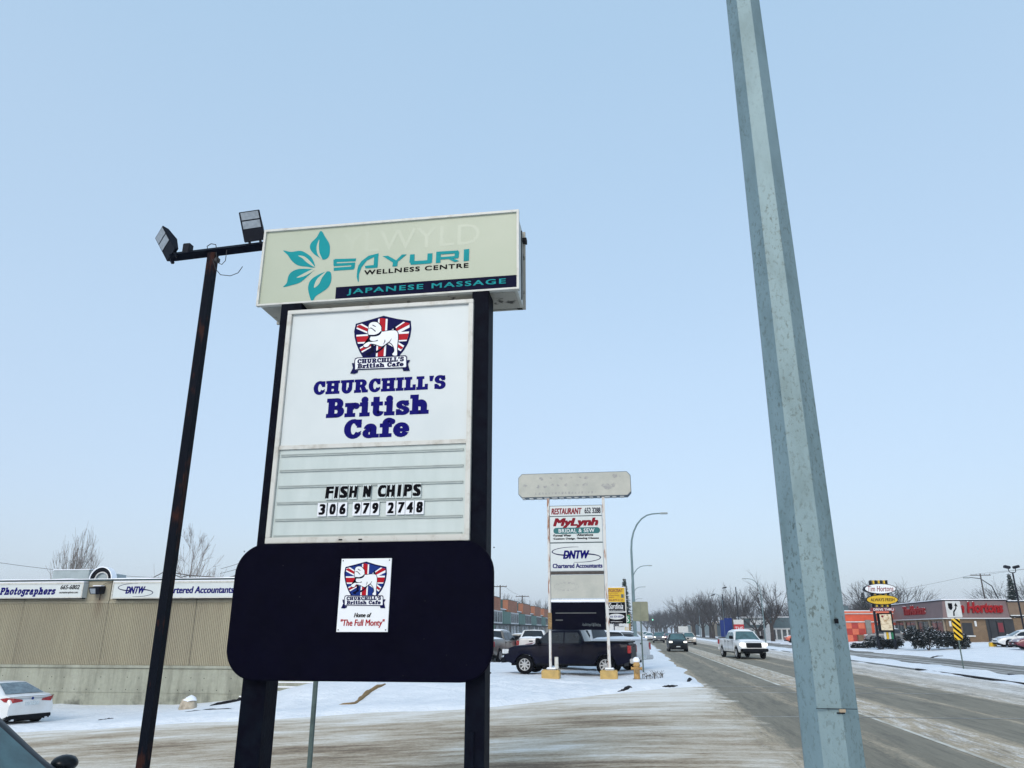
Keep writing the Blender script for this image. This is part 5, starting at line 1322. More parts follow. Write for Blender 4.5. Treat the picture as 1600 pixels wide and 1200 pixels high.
    for s_ in (1, -1):
        mx = A[0] - .30
        if kind == 'pickup': MB().box(mx - .08, s_ * (W2 - .06), sp['belt'] + .01, mx + .10, s_ * (W2 + .20), sp['belt'] + .24).build('wing_mirror', 'blacktrim', t, bevel=.03)
        else:
            q = MB().lathe([(.35, -.075), (.80, -.06), (.98, -.01), (.92, .05), (.6, .095), (.2, .115)], n=14, axis='x'); q.v = [(a_ * .9, b_ * .115, c_ * .072) for a_, b_, c_ in q.v]
            q.build('wing_mirror', pm, t, smooth=True, loc=(mx, s_ * (W2 + .08), sp['belt'] + .10))
            MB().box(mx - .02, s_ * (W2 - .10), sp['belt'] + .02, mx + .03, s_ * (W2 + .02), sp['belt'] + .06).build('mirror_arm', 'blacktrim', t)
        if detail > 1:
            ye = W2 * 1.002
            for dx in [sp['pill'][0] - .02, A[0] - .36, sp['pill'][0] - (1.0 if kind != 'pickup' else .86)]:
                if abs(dx - sp['wheels'][0]) > .30:
                    MB().box(dx - .005, s_ * (ye - .02), sp['bot'] + .10, dx + .005, s_ * ye, sp['belt'] - .06).build('door_seam', 'blacktrim', t)
            for dx in (sp['pill'][0] + .16, sp['pill'][0] - .70):
                MB().box(dx - .09, s_ * (W2 * .975), sp['belt'] - .17, dx + .09, s_ * (W2 * .975 + .035), sp['belt'] - .135).build('door_handle', 'blacktrim' if kind == 'pickup' else pm, t, bevel=.008)
            MB().box(-sp['wheels'][1] + .6 if kind != 'pickup' else -1.2, s_ * (W2 - .05), sp['bot'] - .03, sp['wheels'][1] - .55, s_ * (W2 + .005), sp['bot'] + .05).build('side_sill', 'blacktrim', t, bevel=.012)
    # snow lying on it
    if 'roof' in snow:
        mb = MB(); a, b_ = Cc[0] - .02, B[0] + .02; n_ = 14
        for i in range(n_ + 1):
            x_ = a + (b_ - a) * i / n_; z_ = interp([D, Cc, B, A], x_) + .03 * math.sin(PI * max(0, min(1, (x_ - Cc[0]) / (B[0] - Cc[0]))))
            yy = ya(z_, 0) - .10; h = .022 + .03 * math.sin(PI * i / n_) ** .5 + .012 * frac(i + x)
            for s_, hh in ((-1, -.012), (-.86, h * .6), (-.4, h), (0, h * 1.1), (.4, h), (.86, h * .6), (1, -.012)): mb.v.append((x_, yy * s_, z_ + .012 + hh))
        for i in range(n_):
            for j in range(6): k = i * 7 + j; mb.f.append((k + 7, k + 8, k + 1, k))
        for e_ in (0, n_): mb.f.append(tuple(e_ * 7 + j for j in range(7)))
        mb.build('roof_snow', 'snowcap', t, smooth=True)
    if 'hood' in snow:
        mb = MB(); a, b_ = A[0] + .10, L2_ - .30; n_ = 8
        for i in range(n_ + 1):
            x_ = a + (b_ - a) * i / n_; z_ = interp(sp['top'], x_) + .03
            for s_, hh in ((-.80, -.02), (-.5, .015), (0, .022), (.5, .015), (.80, -.02)): mb.v.append((x_, W2 * s_, z_ + hh + .008 * frac(i)))
        for i in range(n_):
            for j in range(4): k = i * 5 + j; mb.f.append((k + 5, k + 6, k + 1, k))
        mb.build('hood_snow', 'snowcap', t, smooth=True)
    if 'bed' in snow:
        mb = MB(); n_ = 16; ny = 8
        for i in range(n_ + 1):
            x_ = -2.86 + 1.98 * i / n_
            for j in range(ny + 1):
                y_s = -.90 + 1.80 * j / ny; e_ = min(i, n_ - i, j, ny - j)
                mb.v.append((x_, y_s, 1.375 + (.10 + .05 * noise.noise(Vector((x_ * 2, y_s * 2, x)))) * min(1, e_ / 1.5)))
        for i in range(n_):
            for j in range(ny): k = i * (ny + 1) + j; mb.f.append((k, k + ny + 1, k + ny + 2, k + 1))
        mb.build('bed_snow', 'snowcap', t, smooth=True)
    return t
# left foreground and background
vehicle('sedan', 'white', 'white sedan seen from behind at the left edge, below the concrete wall', 'car', -23.0, 26.35, R(160), scale=.95, snow=(), tint='frost')
# dark car at the near left corner
near = vehicle('suv', 'dark', 'dark snowy car cut off by the bottom left corner, only mirror and windshield pillar showing', 'car', -5.72, 5.45, R(-5), z=-.32, snow=(), tint='glass_teal', frame=.035)
rk = random.Random(3); mb = MB(); A_, B_, _c, _d = SPEC['suv']['gh']
for i in range(60):
    f = rk.random(); px_, pz_ = A_[0] + (B_[0] - A_[0]) * f, A_[1] + (B_[1] - A_[1]) * f; yy = -(.885 + (.64 - .885) * f * 1.0) + rk.uniform(-.012, .03); r_ = rk.uniform(.005, .014)
    mb.cbox(px_ + rk.uniform(-.02, .03), yy, pz_ + .012, r_ * 2.2, r_ * 1.5, r_)
mb.build('pillar_snow', 'snowcap', near, kind='stuff')
# the lot beyond the second sign
vehicle('pickup', 'navy', 'dark navy crew cab pickup parked side on behind the yellow pedestals', 'pickup truck', -2.93, 36.45, R(172), snow=(), rim='spoke8', tail='redlight')
vehicle('pickup', 'silver', 'white grey pickup with snow heaped in its bed, behind the navy pickup', 'pickup truck', -2.45, 40.9, R(153), snow=('roof', 'bed'), scale=1.07)
vehicle('suv', 'dark', 'black car under a thick snowy roof behind the grey pickup, right of the sign post', 'car', -2.75, 47.5, R(180), snow=('roof', 'hood'), scale=1.12)
vehicle('pickup', 'white', 'clean white pickup parked tail towards us left of the navy pickup hood', 'pickup truck', -6.95, 55.5, R(93), snow=('bed',))
vehicle('pickup', 'brown', 'grey brown pickup with snowy top beside the black sign panel edge', 'pickup truck', -9.0, 51.5, R(80), snow=('roof', 'bed'))
vehicle('suv', 'tan', 'tan car with snowy roof parked beyond the clean white pickup', 'car', -9.8, 68, R(165), snow=('roof',))
vehicle('sedan', 'maroon', 'dark red car roof showing over the navy pickup cab', 'car', -4.6, 52, R(180), snow=(), scale=1.22)
vehicle('suv', 'grey', 'grey car with snowy roof behind the sign post and navy cab', 'car', -1.9, 54, R(170), snow=('roof',), scale=1.1)
# traffic on the main road
vehicle('suv', 'dark', 'dark oncoming suv with lit headlights, nearest in the left lane', 'car', 4.05, 78, R(-90), lit=True, snow=())
vehicle('suv', 'tan', 'pale suv with lit headlights just behind and right of the nearest dark suv', 'car', 7.5, 113, R(-90), lit=True, snow=())
vehicle('suv', 'grey', 'second dark suv with lit headlights further back in the left lane', 'car', 4.0, 133, R(-90), lit=True, snow=())
vehicle('sedan', 'white', 'small white oncoming car at the far left of the traffic', 'car', 3.0, 158, R(-90), lit=True, snow=('roof', 'hood'))
vehicle('sedan', 'red', 'red car between the two dark suvs in the distance', 'car', 6.4, 152, R(-90), lit=True, snow=())
vehicle('suv', 'silver', 'silver van shape behind the small white car far down the road', 'car', 2.9, 190, R(-90), snow=('roof',))
vehicle('suv', 'dark', 'tiny dark vehicle between distant cars near the traffic lights', 'car', 6.8, 200, R(-90), lit=True, snow=())
vehicle('pickup', 'white', 'white oncoming pickup with lit headlights and snowy hood in the middle lane', 'pickup truck', 7.75, 60.0, R(-81), lit=True, snow=('roof', 'hood'), tint='glass_teal')
# the far side
vehicle('sedan', 'white', 'white parked car partly hidden by the galvanised pole', 'car', 24.0, 107, R(185), snow=('roof', 'hood'))
vehicle('suv', 'orange', 'orange red parked car with snowy roof behind the galvanised pole', 'car', 24.3, 122, R(180), snow=('roof', 'hood'))
vehicle('sedan', 'white', 'white sedan parked before the doughnut shop entrance at the right edge', 'car', 35.4, 79.5, R(176), snow=('roof', 'hood'), scale=1.0)
vehicle('sedan', 'maroon', 'dark red sedan at the right edge in front of the white sedan', 'car', 34.1, 73.0, R(176), snow=())
vehicle('suv', 'grey', 'grey car by the orange checkered wall left of the menu board', 'car', 31.7, 108.0, R(172), snow=('roof',))

# ------------------------------------------------------------------ trees
def tree_meshes(seed, h, style, twigm, barkm):
    rn = random.Random(seed); tr = MB(); tw = MB(); cnt = [0]
    P = dict(elm=dict(fork=.24, limbs=5, lean=(18, 42), ratio=.66, kids=(3, 5), lev=4, up=.10, rad=.026),
             ash=dict(fork=.10, limbs=7, lean=(6, 30), ratio=.62, kids=(4, 5), lev=4, up=.35, rad=.018),
             pole=dict(fork=.15, limbs=14, lean=(22, 44), ratio=.55, kids=(2, 4), lev=3, up=.30, rad=.016),
             round=dict(fork=.20, limbs=7, lean=(20, 62), ratio=.64, kids=(4, 5), lev=4, up=.12, rad=.024))[style]
    def grow(p, d, L_, r, lev):
        pts = [p]; rs = [r]; q = p.copy(); dd = d.copy(); n_ = 4 if lev > 1 else 3
        for i in range(n_):
            dd = (dd + Vector((rn.uniform(-1, 1), rn.uniform(-1, 1), rn.uniform(-.4, .8))) * .16 + Vector((0, 0, P['up'] * .25))).normalized()
            q = q + dd * L_ / n_; pts.append(q.copy()); rs.append(r * (1 - .60 * (i + 1) / n_))
        rs = [max(x, .0085) for x in rs]
        (tr if lev >= P['lev'] - 1 else tw).tube(pts, rs, 5 if lev >= P['lev'] - 1 else 3, caps=False)
        if lev == 0: return
        k = rn.randint(*P['kids']) + (1 if lev == 1 else 0)
        for i in range(k):
            f = rn.uniform(.35, 1.0) if i else 1.0
            idx = min(n_ - 1, int(f * n_)); s_ = pts[idx].lerp(pts[idx + 1], f * n_ - idx if f < 1 else 1.0)
            ang = R(rn.uniform(16, 46)) * (1 if i else .4); ax = dd.orthogonal().normalized(); ax.rotate(Matrix.Rotation(rn.uniform(0, 2 * PI), 3, dd))
            nd = dd.copy(); nd.rotate(Matrix.Rotation(ang, 3, ax))
            grow(s_, nd, L_ * P['ratio'] * rn.uniform(.75, 1.15), max(.008, r * .5 * rn.uniform(.8, 1.1)), lev - 1)
    r0 = h * P['rad']; tz = h * (P['fork'] if style != 'pole' else .9)
    if style == 'pole':
        tr.tube([(0, 0, -.3), (.05, 0, h * .3), (-.05, .05, h * .6), (.03, 0, h * .97)], [r0, r0 * .75, r0 * .45, r0 * .1], 7)
        for i in range(26):
            f = .15 + .78 * i / 26; a = rn.uniform(0, 2 * PI); lean = R(rn.uniform(*P['lean']))
            grow(Vector((0, 0, h * f)), Vector((math.sin(lean) * math.cos(a), math.sin(lean) * math.sin(a), math.cos(lean))), h * (.34 * (1 - f) + .10), r0 * .3 * (1.1 - f), 2)
    else:
        tr.tube([(0, 0, -.3), (rn.uniform(-.1, .1), 0, tz * .5), (0, 0, tz)], [r0 * 1.15, r0 * .95, r0 * .85], 8)
        for i in range(P['limbs']):
            a = 2 * PI * i / P['limbs'] + rn.uniform(-.4, .4); lean = R(rn.uniform(*P['lean']))
            grow(Vector((0, 0, tz * rn.uniform(.8, 1))), Vector((math.sin(lean) * math.cos(a), math.sin(lean) * math.sin(a), math.cos(lean))), h * .34 * rn.uniform(.85, 1.1), r0 * .5, P['lev'] - 1)
    # scale crown to wanted height
    top = max(v[2] for v in tw.v)
    s_ = h / top
    for m_ in (tr, tw): m_.v = [(x * s_, y * s_, z * s_ if z > 0 else z) for x, y, z in m_.v]
    return tr.mesh('trunk', barkm), tw.mesh('crown', twigm)
TR = {}
for key, seed, h, style, tm, bm2 in (('elm1', 11, 10, 'elm', 'twig', 'bark'), ('elm2', 23, 10, 'elm', 'twig', 'bark'), ('elm3', 37, 10, 'elm', 'twig', 'bark'),
                                     ('ash', 5, 8, 'ash', 'bark_pale', 'bark_pale'), ('pole', 9, 8, 'pole', 'bark_pale', 'bark_pale'), ('round', 17, 9, 'round', 'twig', 'bark')):
    TR[key] = tree_meshes(seed, h, style, tm, bm2)
def tree(key, x, y, h, label, group=None, z=None, rz=0.0, w=1.0, name='bare_tree'):
    t = thing(name, label, 'tree', (x, y, base(x, y) if z is None else z), rz, group)
    h0 = {'ash': 8, 'pole': 8, 'round': 9}.get(key, 10); s_ = h / h0
    t.scale = (s_ * w, s_ * w, s_)
    place('trunk', TR[key][0], t); place('crown', TR[key][1], t); return t
tree('ash', -38.6, 49, 9.6, 'wide bare many stemmed tree above the left roof, behind the grey duct', z=-.4, w=.56)
tree('pole', -29.1, 48, 9.2, 'bare tree with one straight trunk behind the roof, right of the light pole', z=-.4, rz=1.0, w=.8)
tree('ash', -30.5, 70, 8.4, 'faint small bare tree top left of the thin steel roof frame', z=-.4, w=.45)
tree('pole', -35.5, 62, 7.6, 'thin bare twigs rising just behind the round vent', z=-.4, rz=2, w=.6)
tree('ash', -25.5, 52, 7.9, 'small bare tree top at the edge of the black sign panel', z=-.4, rz=3, w=.6)
# street trees on the far verge: one row towards the vanishing point
rn = random.Random(77)
row = [('elm2', 23.6, 142, 12.2, 'large forked bare street tree nearest to the galvanised pole'), ('round', 21.9, 146, 7.6, 'slim bare street tree just left of the large forked one'),
       ('elm1', 22.6, 178, 12.5, 'spreading bare street tree above the blue sign'), ('elm3', 23.6, 196, 12.2, 'bare street tree behind the white pickup roof'),
       ('elm2', 19.8, 205, 12.8, 'tall bare street tree left of the blue sign, first of the dense row')]
for k, x, y, h, lab in row: tree(k, x, y, h, lab, rz=rn.uniform(0, 6), w=1.15)
ORD = 'one two three four five six seven eight nine ten eleven twelve thirteen fourteen fifteen sixteen'.split()
ords = ['elm1', 'elm3', 'elm2', 'round']
for i in range(16):
    y = 216 + i * 14 + i * i * .9
    tree(ords[i % 4], 20.2 + rn.uniform(-.8, .8), y, rn.uniform(11.5, 14.5), 'bare street tree in the dense far side row, number ' + ORD[i] + ' counting away from us', 'bare trees in the long row', rz=rn.uniform(0, 6), w=1.1)
for i in range(14):
    y = 205 + i * 17
    tree(ords[(i + 1) % 4], 27.5 + rn.uniform(-2, 2), y, rn.uniform(10, 13), 'bare tree of the second line behind the dense far side row, number ' + ORD[i] + ' counting away', 'bare trees behind the long row', rz=rn.uniform(0, 6), w=1.15)
for i in range(14):
    y = 300 + i * 30
    tree(ords[(i + 1) % 4], rn.uniform(5 if y > 420 else 14, 17 + (y - 300) * .06) if y > 420 else 12 + rn.uniform(-1, 3), y if y > 420 else y + 100, rn.uniform(12, 15), 'far bare tree closing the end of the road', 'far bare trees at the end of the road', rz=rn.uniform(0, 6), w=1.3)
for i in range(9):
    tree(ords[i % 4], -4 - rn.uniform(0, 5), 300 + i * 40, rn.uniform(9, 13), 'far bare tree on the left pavement beyond the tenant signs', 'far bare trees on the left side', rz=rn.uniform(0, 6), w=1.2)
# behind the strip mall
for i in range(12):
    tree(ords[i % 4], -44 + i * 2.2 + rn.uniform(-1, 1), 196 + i * 7, rn.uniform(11, 13.5), 'frosted bare tree behind the green strip mall, number ' + ORD[i] + ' from the left', 'bare trees behind the strip mall', rz=rn.uniform(0, 6), w=1.1)
# behind the right hand shops
for x, y, h, k, lab in ((44.5, 150, 10.6, 'round', 'bushy bare tree behind the doughnut shop left corner'), (47.5, 156, 9.8, 'elm3', 'bare tree behind the doughnut shop roof, left of the power pole'),
                        (60.5, 130, 9.8, 'round', 'bare tree rising just right of the double headed lot lamp'), (66, 137, 10.8, 'elm1', 'frosted bare tree top behind the right end of the doughnut shop'), (65.5, 125, 10, 'round', 'frosted bare tree nearest the right picture edge')):
    tree(k, x, y, h, lab, z=.4, rz=x, w=1.25)
for i in range(12):
    tree(ords[i % 4], 52 + i * 2.0, 230 + rn.uniform(-10, 10), rn.uniform(8, 12), 'distant bare tree behind the right hand shops, number ' + ORD[i] + ' from the left', 'distant bare trees behind the shops', rz=rn.uniform(0, 6), w=1.3)
for i in range(14):
    tree(ords[i % 4], 27 + i * 2.6, 200 + rn.uniform(-6, 14), rn.uniform(7.5, 9.5), 'distant bare tree over the orange building, number ' + ORD[i] + ' from the left', 'distant bare trees behind the orange building', rz=rn.uniform(0, 6), w=1.3)

def spruce(x, y, h, w, label, z=0.0, seed=1):
    t = thing('spruce_tree', label, 'tree', (x, y, z)); r_ = random.Random(seed)
    MB().tube([(0, 0, -.2), (0, 0, h * .98)], [h * .018, .02], 6).build('trunk', 'bark', t)
    a = MB(); s_ = MB()
    for i in range(46):
        f = i / 46; zz = h * (.08 + .90 * f); L_ = w * (1 - f) ** .85 + .12
        for j in range(9):
            an = r_.uniform(0, 2 * PI); l_ = L_ * r_.uniform(.65, 1.1); c, q = math.cos(an), math.sin(an); dz = -l_ * .28
            for k in range(4):
                g_ = (k + 1) / 4; px, py, pz = c * l_ * g_, q * l_ * g_, zz + dz * g_; ww = .16 * h / 8 * (1.3 - g_) + .05
                nx, ny = -q * ww, c * ww
                a.add([(px - nx - c * .1, py - ny - q * .1, pz), (px + c * ww, py + q * ww, pz - .06), (px + nx - c * .1, py + ny - q * .1, pz), (px, py, pz - ww * 1.1)], [(0, 1, 2), (0, 3, 1), (1, 3, 2)])
                if r_.random() < .22: s_.add([(px - nx * .8, py - ny * .8, pz + .03), (px + c * ww * .8, py + q * ww * .8, pz - .02), (px + nx * .8, py + ny * .8, pz + .03)], [(0, 1, 2)])
    a.build('crown', 'needle', t); s_.build('snow', 'snowcap', t)
    return t
spruce(-.95, 108, 9.0, 1.35, 'dark spruce tree just left of the thick street light pole', seed=3)
spruce(56.8, 128, 10.0, 2.0, 'dusted spruce tree behind the shop between the power pole and lot lamp', .4, seed=5)
spruce(42.0, 152, 8.6, 1.6, 'pale frosted spruce behind the doughnut shop pylon sign', .3, seed=6)

def shrub(x, y, rx, ry, rz_, label, seed):
    t = thing('snowy_shrub', label, 'shrub', (x, y, base(x, y) + .05)); r_ = random.Random(seed)
    a = MB(); s_ = MB(); st = MB()
    blobs = [(r_.uniform(-.7, .7) * rx, r_.uniform(-.6, .6) * ry, r_.uniform(.25, .75) * rz_, r_.uniform(.35, .6)) for _ in range(16)]
    for _ in range(5200):
        b_ = r_.choice(blobs); th, ph = r_.uniform(0, 2 * PI), math.acos(r_.uniform(-.6, 1)); rr = b_[3] * r_.uniform(.6, 1.12)
        px, py, pz = b_[0] + rr * rx * .62 * math.sin(ph) * math.cos(th), b_[1] + rr * ry * .7 * math.sin(ph) * math.sin(th), b_[2] + rr * rz_ * .75 * math.cos(ph)
        if pz < 0: continue
        z_ = r_.uniform(.05, .12); v1 = Vector((r_.uniform(-1, 1), r_.uniform(-1, 1), r_.uniform(-.2, 1))).normalized() * z_ * 1.5; v2 = v1.cross(Vector((r_.uniform(-1, 1), r_.uniform(-1, 1), r_.uniform(-1, 1)))).normalized() * z_ * .5
        p = Vector((px, py, pz)); tgt = a
        if r_.random() < (.26 if math.cos(ph) > .25 else .05):
            tgt = s_; v1 = Vector((r_.uniform(-1, 1), r_.uniform(-1, 1), r_.uniform(-.1, .3))).normalized() * z_ * 1.1; v2 = Vector((-v1.y, v1.x, .02)) * .8
        tgt.add([tuple(p - v1 - v2 * .4), tuple(p - v1 * .2 + v2), tuple(p + v1), tuple(p - v1 * .2 - v2)], [(0, 1, 2, 3)])
    a.build('foliage', 'shrubleaf', t); s_.build('snow', 'snowcap', t)
    for i in range(7): st.tube([(0, 0, 0), (r_.uniform(-.6, .6) * rx, r_.uniform(-.5, .5) * ry, rz_ * .8)], [.04, .01], 4)
    st.build('stems', 'bark', t); return t
shrub(26.6, 78, 2.15, 1.5, 1.95, 'large dark snow dusted shrub left of the arrow sign', 1)
shrub(24.3, 84, 2.1, 1.2, 1.15, 'low snow dusted shrub below the tall menu sign', 2)
shrub(29.2, 79, 1.5, 1.2, 1.45, 'dark snow dusted shrub just right of the striped marker', 3)
shrub(23.4, 88, 1.0, .9, .5, 'small flat snowy shrub at the far left end of the shrubs', 4)

# ------------------------------------------------------------------ street lights down both sides
def lamp(x, y, side, label, H_=9.15, reach=2.3, r0=.11, m='galv'):
    t = thing('street_lamp', label, 'street lamp', (x, y, 0))
    MB().tube([(0, 0, -.1), (0, 0, 3), (0, 0, H_ - 2.3)], [r0, r0 * .8, r0 * .6], 8).build('pole', m, t, smooth=True)
    pts = [(0, 0, H_ - 2.3)] + [(side * (reach - .5) * (1 - math.cos(a)), 0, H_ - 2.3 + 2.25 * math.sin(a)) for a in [R(q) for q in (15, 30, 45, 60, 75, 90)]]
    pts = [(side * 1.5 * (1 - math.cos(R(q))), 0, H_ - 2.3 + 2.25 * math.sin(R(q))) for q in (0, 15, 30, 45, 60, 75, 88)] + [(side * (reach - .3), 0, H_ - .02)]
    MB().tube(pts, [r0 * .6, r0 * .55, r0 * .5, r0 * .48, .048, .045, .042, .04], 7).build('arm', m, t, smooth=True)
    MB().box(side * (reach - .35), -.12, H_ - .08, side * (reach + .15), .12, H_ + .03).build('lamp_head', 'hvac', t, bevel=.03)
    MB().tube([(0, 0, -.1), (0, 0, .05)], .2, 8).build('base_plate', m, t)
    return t
lamp(.10, 50, 1, 'thick grey curved street lamp beside the blank back sign, nearest of the left row', r0=.115)
lamp(.05, 92, 1, 'second curved street lamp of the left row, just behind the nearest'); lamp(.0, 138, 1, 'third curved street lamp of the left row, low above the blank sign')
lamp(.0, 190, 1, 'fourth and farthest curved street lamp of the left row')
lamp(18.6, 118, -1, 'tall curved street lamp left of the large forked tree on the far side'); lamp(18.4, 166, -1, 'curved street lamp standing before the blue sign and bare trees'); lamp(18.3, 225, -1, 'far curved street lamp lost among the bare street trees')
def lotlamp(x, y, h, label, heads=1, z=0, r_=.09):
    t = thing('lot_lamp', label, 'lamp post', (x, y, z))
    MB().tube([(0, 0, -.1), (0, 0, h)], r_, 8).build('pole', 'lampblack', t)
    if heads == 1: MB().cbox(0, 0, h + .1, .75, .5, .22).build('lamp_head', 'lampblack', t, bevel=.04, rot=(0, R(-12), 0))
    else:
        MB().tube([(-.38, 0, h + .45), (-.34, 0, h + .1), (-.2, 0, h), (.2, 0, h), (.34, 0, h + .1), (.38, 0, h + .45)], .045, 6).build('yoke', 'lampblack', t)
        for s_ in (-1, 1):
            MB().cbox(0, 0, 0, .62, .5, .30).build('lamp_head', 'lampblack', t, bevel=.05, loc=(s_ * .48, 0, h + .62), rot=(0, s_ * R(-14), 0))
    return t
lotlamp(17.8, 160, 8.7, 'thin dark lamp post with a small black head, left one before the bare trees'); lotlamp(19.2, 150, 9.6, 'thin dark lamp post with a small black head, right one before the bare trees')
lotlamp(42.6, 95, 7.7, 'dark lot lamp with two heads standing before the doughnut shop entrance', 2, .4)
lotlamp(47.5, 98, 7.2, 'dark lamp post cut by the right picture edge', 1, .4, .16)
def utility(x, y, h, label, w=2.2, z=0, arms=1, m='polewood'):
    t = thing('utility_pole', label, 'utility pole', (x, y, z))
    MB().tube([(0, 0, -.2), (0, 0, h)], [.17, .12], 7).build('pole', m, t)
    for k in range(arms):
        MB().box(-w / 2, -.06, h - .35 - k * 1.1, w / 2, .06, h - .2 - k * 1.1).build('crossarm', m, t)
        for q in (-.45, -.2, .2, .45): MB().lathe([(.05, 0), (.06, .1), (.03, .2)], (q * w, 0, h - .2 - k * 1.1), 6).build('insulator', 'greypier', t)
    return t
utility(-25.0, 148, 10.2, 'utility pole with a crossarm above the left end of the strip mall', 2.6)
utility(-26.3, 188, 10.0, 'utility pole with a crossarm behind the strip mall, among frosted trees', 3.2)
utility(66.0, 160, 11.8, 'grey wooden power pole with a long crossarm behind the doughnut shop', 3.6, .4)
t = thing('street_lamp', 'dark curved lamp leaning next to the wooden power pole behind the shop', 'street lamp', (69.5, 162, .4))
MB().tube([(0, 0, 0), (-.2, 0, 7), (-1.0, 0, 9.6), (-2.8, 0, 11.0), (-5.0, 0, 11.3)], [.15, .12, .10, .08, .06], 7).build('pole', 'lampblack', t)
MB().cbox(-5.3, 0, 11.2, 1.1, .4, .25).build('lamp_head', 'hvac', t, bevel=.05)
utility(33.5, 190, 7.6, 'small distant utility pole above the orange building', 2.2); utility(37.5, 196, 8.2, 'distant utility pole just left of the doughnut shop pylon sign', 3.0)
# overhead wires
def wire(label, p, q, sag, r_=.02):
    t = thing('power_line', label, 'wire', p); P, Q = Vector(p), Vector(q); n_ = 24
    MB().tube([tuple((Q - P) * (i / n_) - Vector((0, 0, 4 * sag * (i / n_) * (1 - i / n_)))) for i in range(n_ + 1)], r_, 4).build('cable', 'wire', t)
wire('upper thin power line running over the doughnut shop to the right edge', (67.5, 160, 12.1), (84, 120, 15.6), .5, .022)
wire('lower thin power line running over the doughnut shop to the right edge', (64.6, 160, 12.1), (84, 120, 14.5), .5, .022)
wire('thin power line from the wooden pole down to the pale frosted trees', (64.6, 160, 12.0), (38.8, 196, 8.4), .8, .022)
wire('thin wire above the roof at the far left edge', (-44, 44, 6.6), (-33.0, 52, 5.5), .25, .016)
wire('thin wire from the roof frame rising towards the black panel', (-27, 48, 5.8), (-21, 44, 6.9), .15, .014)
wire('second thin wire from the roof frame towards the black panel', (-27, 48, 5.5), (-21, 44, 6.5), .15, .014)
wire('thin wire between the two utility poles over the strip mall', (-24.1, 148, 9.9), (-25.2, 188, 9.8), .5, .02)

# ------------------------------------------------------------------ strip mall
ml = thing('strip_mall', 'long green and orange brick two storey strip mall receding on the left', 'building', (-30, 118, 0))
LM = ml.location
def mm(mb): mb.v = [(x - LM.x, y - LM.y, z - LM.z) for x, y, z in mb.v]; return mb
FX = -21.6
mm(MB().box(-36, 112, 0, FX - .5, 262, 5.3)).build('core', 'mallgrey', ml)
mm(MB().box(-36.5, 111.8, 5.302, FX - .2, 262.2, 5.42)).build('roof_snow', 'snowcap', ml)
mm(MB().box(FX - .48, 112, 2.75, FX, 262, 2.98)).build('canopy_edge', 'blacktrim', ml)
U = 19.0
for k in range(8):
    y0 = 112 + k * U
    if y0 + U > 264: break
    mm(MB().box(FX - .49, y0, 2.99, FX, y0 + U * .45, 5.0)).build('green_fascia', 'mallgreen', ml)
    o = mm(MB().box(FX - .49, y0 + U * .46, 2.99, FX - .05, y0 + U * .98, 5.0)).build('upper_window', 'offwhite', ml)
    for q in range(4):
        mm(MB().box(FX - .045, y0 + U * (.475 + .125 * q), 3.2, FX - .02, y0 + U * (.58 + .125 * q), 4.8)).build('pane', 'shopglass', o)
    # stepped upper boxes: grey wall towards us, orange brick towards the road
    mm(MB().box(FX - 6.5, y0 + 2.0, 5.43, FX - 3.2, y0 + 9, 6.55)).build('upper_wall', 'mallgrey', ml)
    mm(MB().box(FX - 3.8, y0 + 5.0, 5.43, FX - .9, y0 + 16, 6.55)).build('upper_wall', 'mallgrey', ml)
    mm(MB().box(FX - .88, y0 + 4.9, 5.0 + .01, FX + .05, y0 + 16, 7.0)).build('brick_face', 'orangebrick', ml)
    mm(MB().box(FX - 3.9, y0 + 4.85, 6.56, FX - .885, y0 + 16.1, 7.1)).build('green_cap', 'mallgreen_dark', ml)
    mm(MB().box(FX - .89, y0 + 4.85, 7.01, FX + .09, y0 + 16.1, 7.1)).build('green_cap', 'mallgreen_dark', ml)
    mm(MB().box(FX - 1.3, y0 + 4.8, 5.43, FX - .89, y0 + 4.99, 6.55)).build('dark_corner', 'mallgreen_dark', ml)
    for q in range(5):
        yy = y0 + .4 + q * 3.7
        o = mm(MB().box(FX - .49, yy, .1, FX - .44, yy + 3.3, 2.7)).build('shop_window', 'shopglass' if (q + k) % 3 else 'darkroom', ml)
        mm(MB().box(FX - .49, yy + 3.32, 0, FX - .35, yy + 3.66, 2.74)).build('pier', 'offwhite' if q % 2 else 'greypier', ml)
mm(MB().box(FX + .0, 112.3, 1.4, FX + .12, 122, 2.7)).build('red_shop_sign', 'redsign', ml)
mm(MB().box(FX + .0, 112.3, 2.1, FX + .13, 122, 2.74)).build('green_shop_sign', 'greensign', ml)
mm(MB().box(FX - 3.0, 111.8, .2, FX - .6, 111.95, 2.7)).build('end_windows', 'shopglass', ml)
mm(MB().box(FX - 3.2, 111.6, 1.6, FX - .3, 111.78, 2.15)).build('red_shop_sign', 'redsign', ml)
mm(MB().box(FX - 3.2, 111.6, 2.18, FX - .3, 111.78, 2.8)).build('green_shop_sign', 'greensign', ml)
mm(MB().box(FX - .2, 226, .1, FX + .35, 258, 2.9)).build('red_storefront', 'redsign', ml)

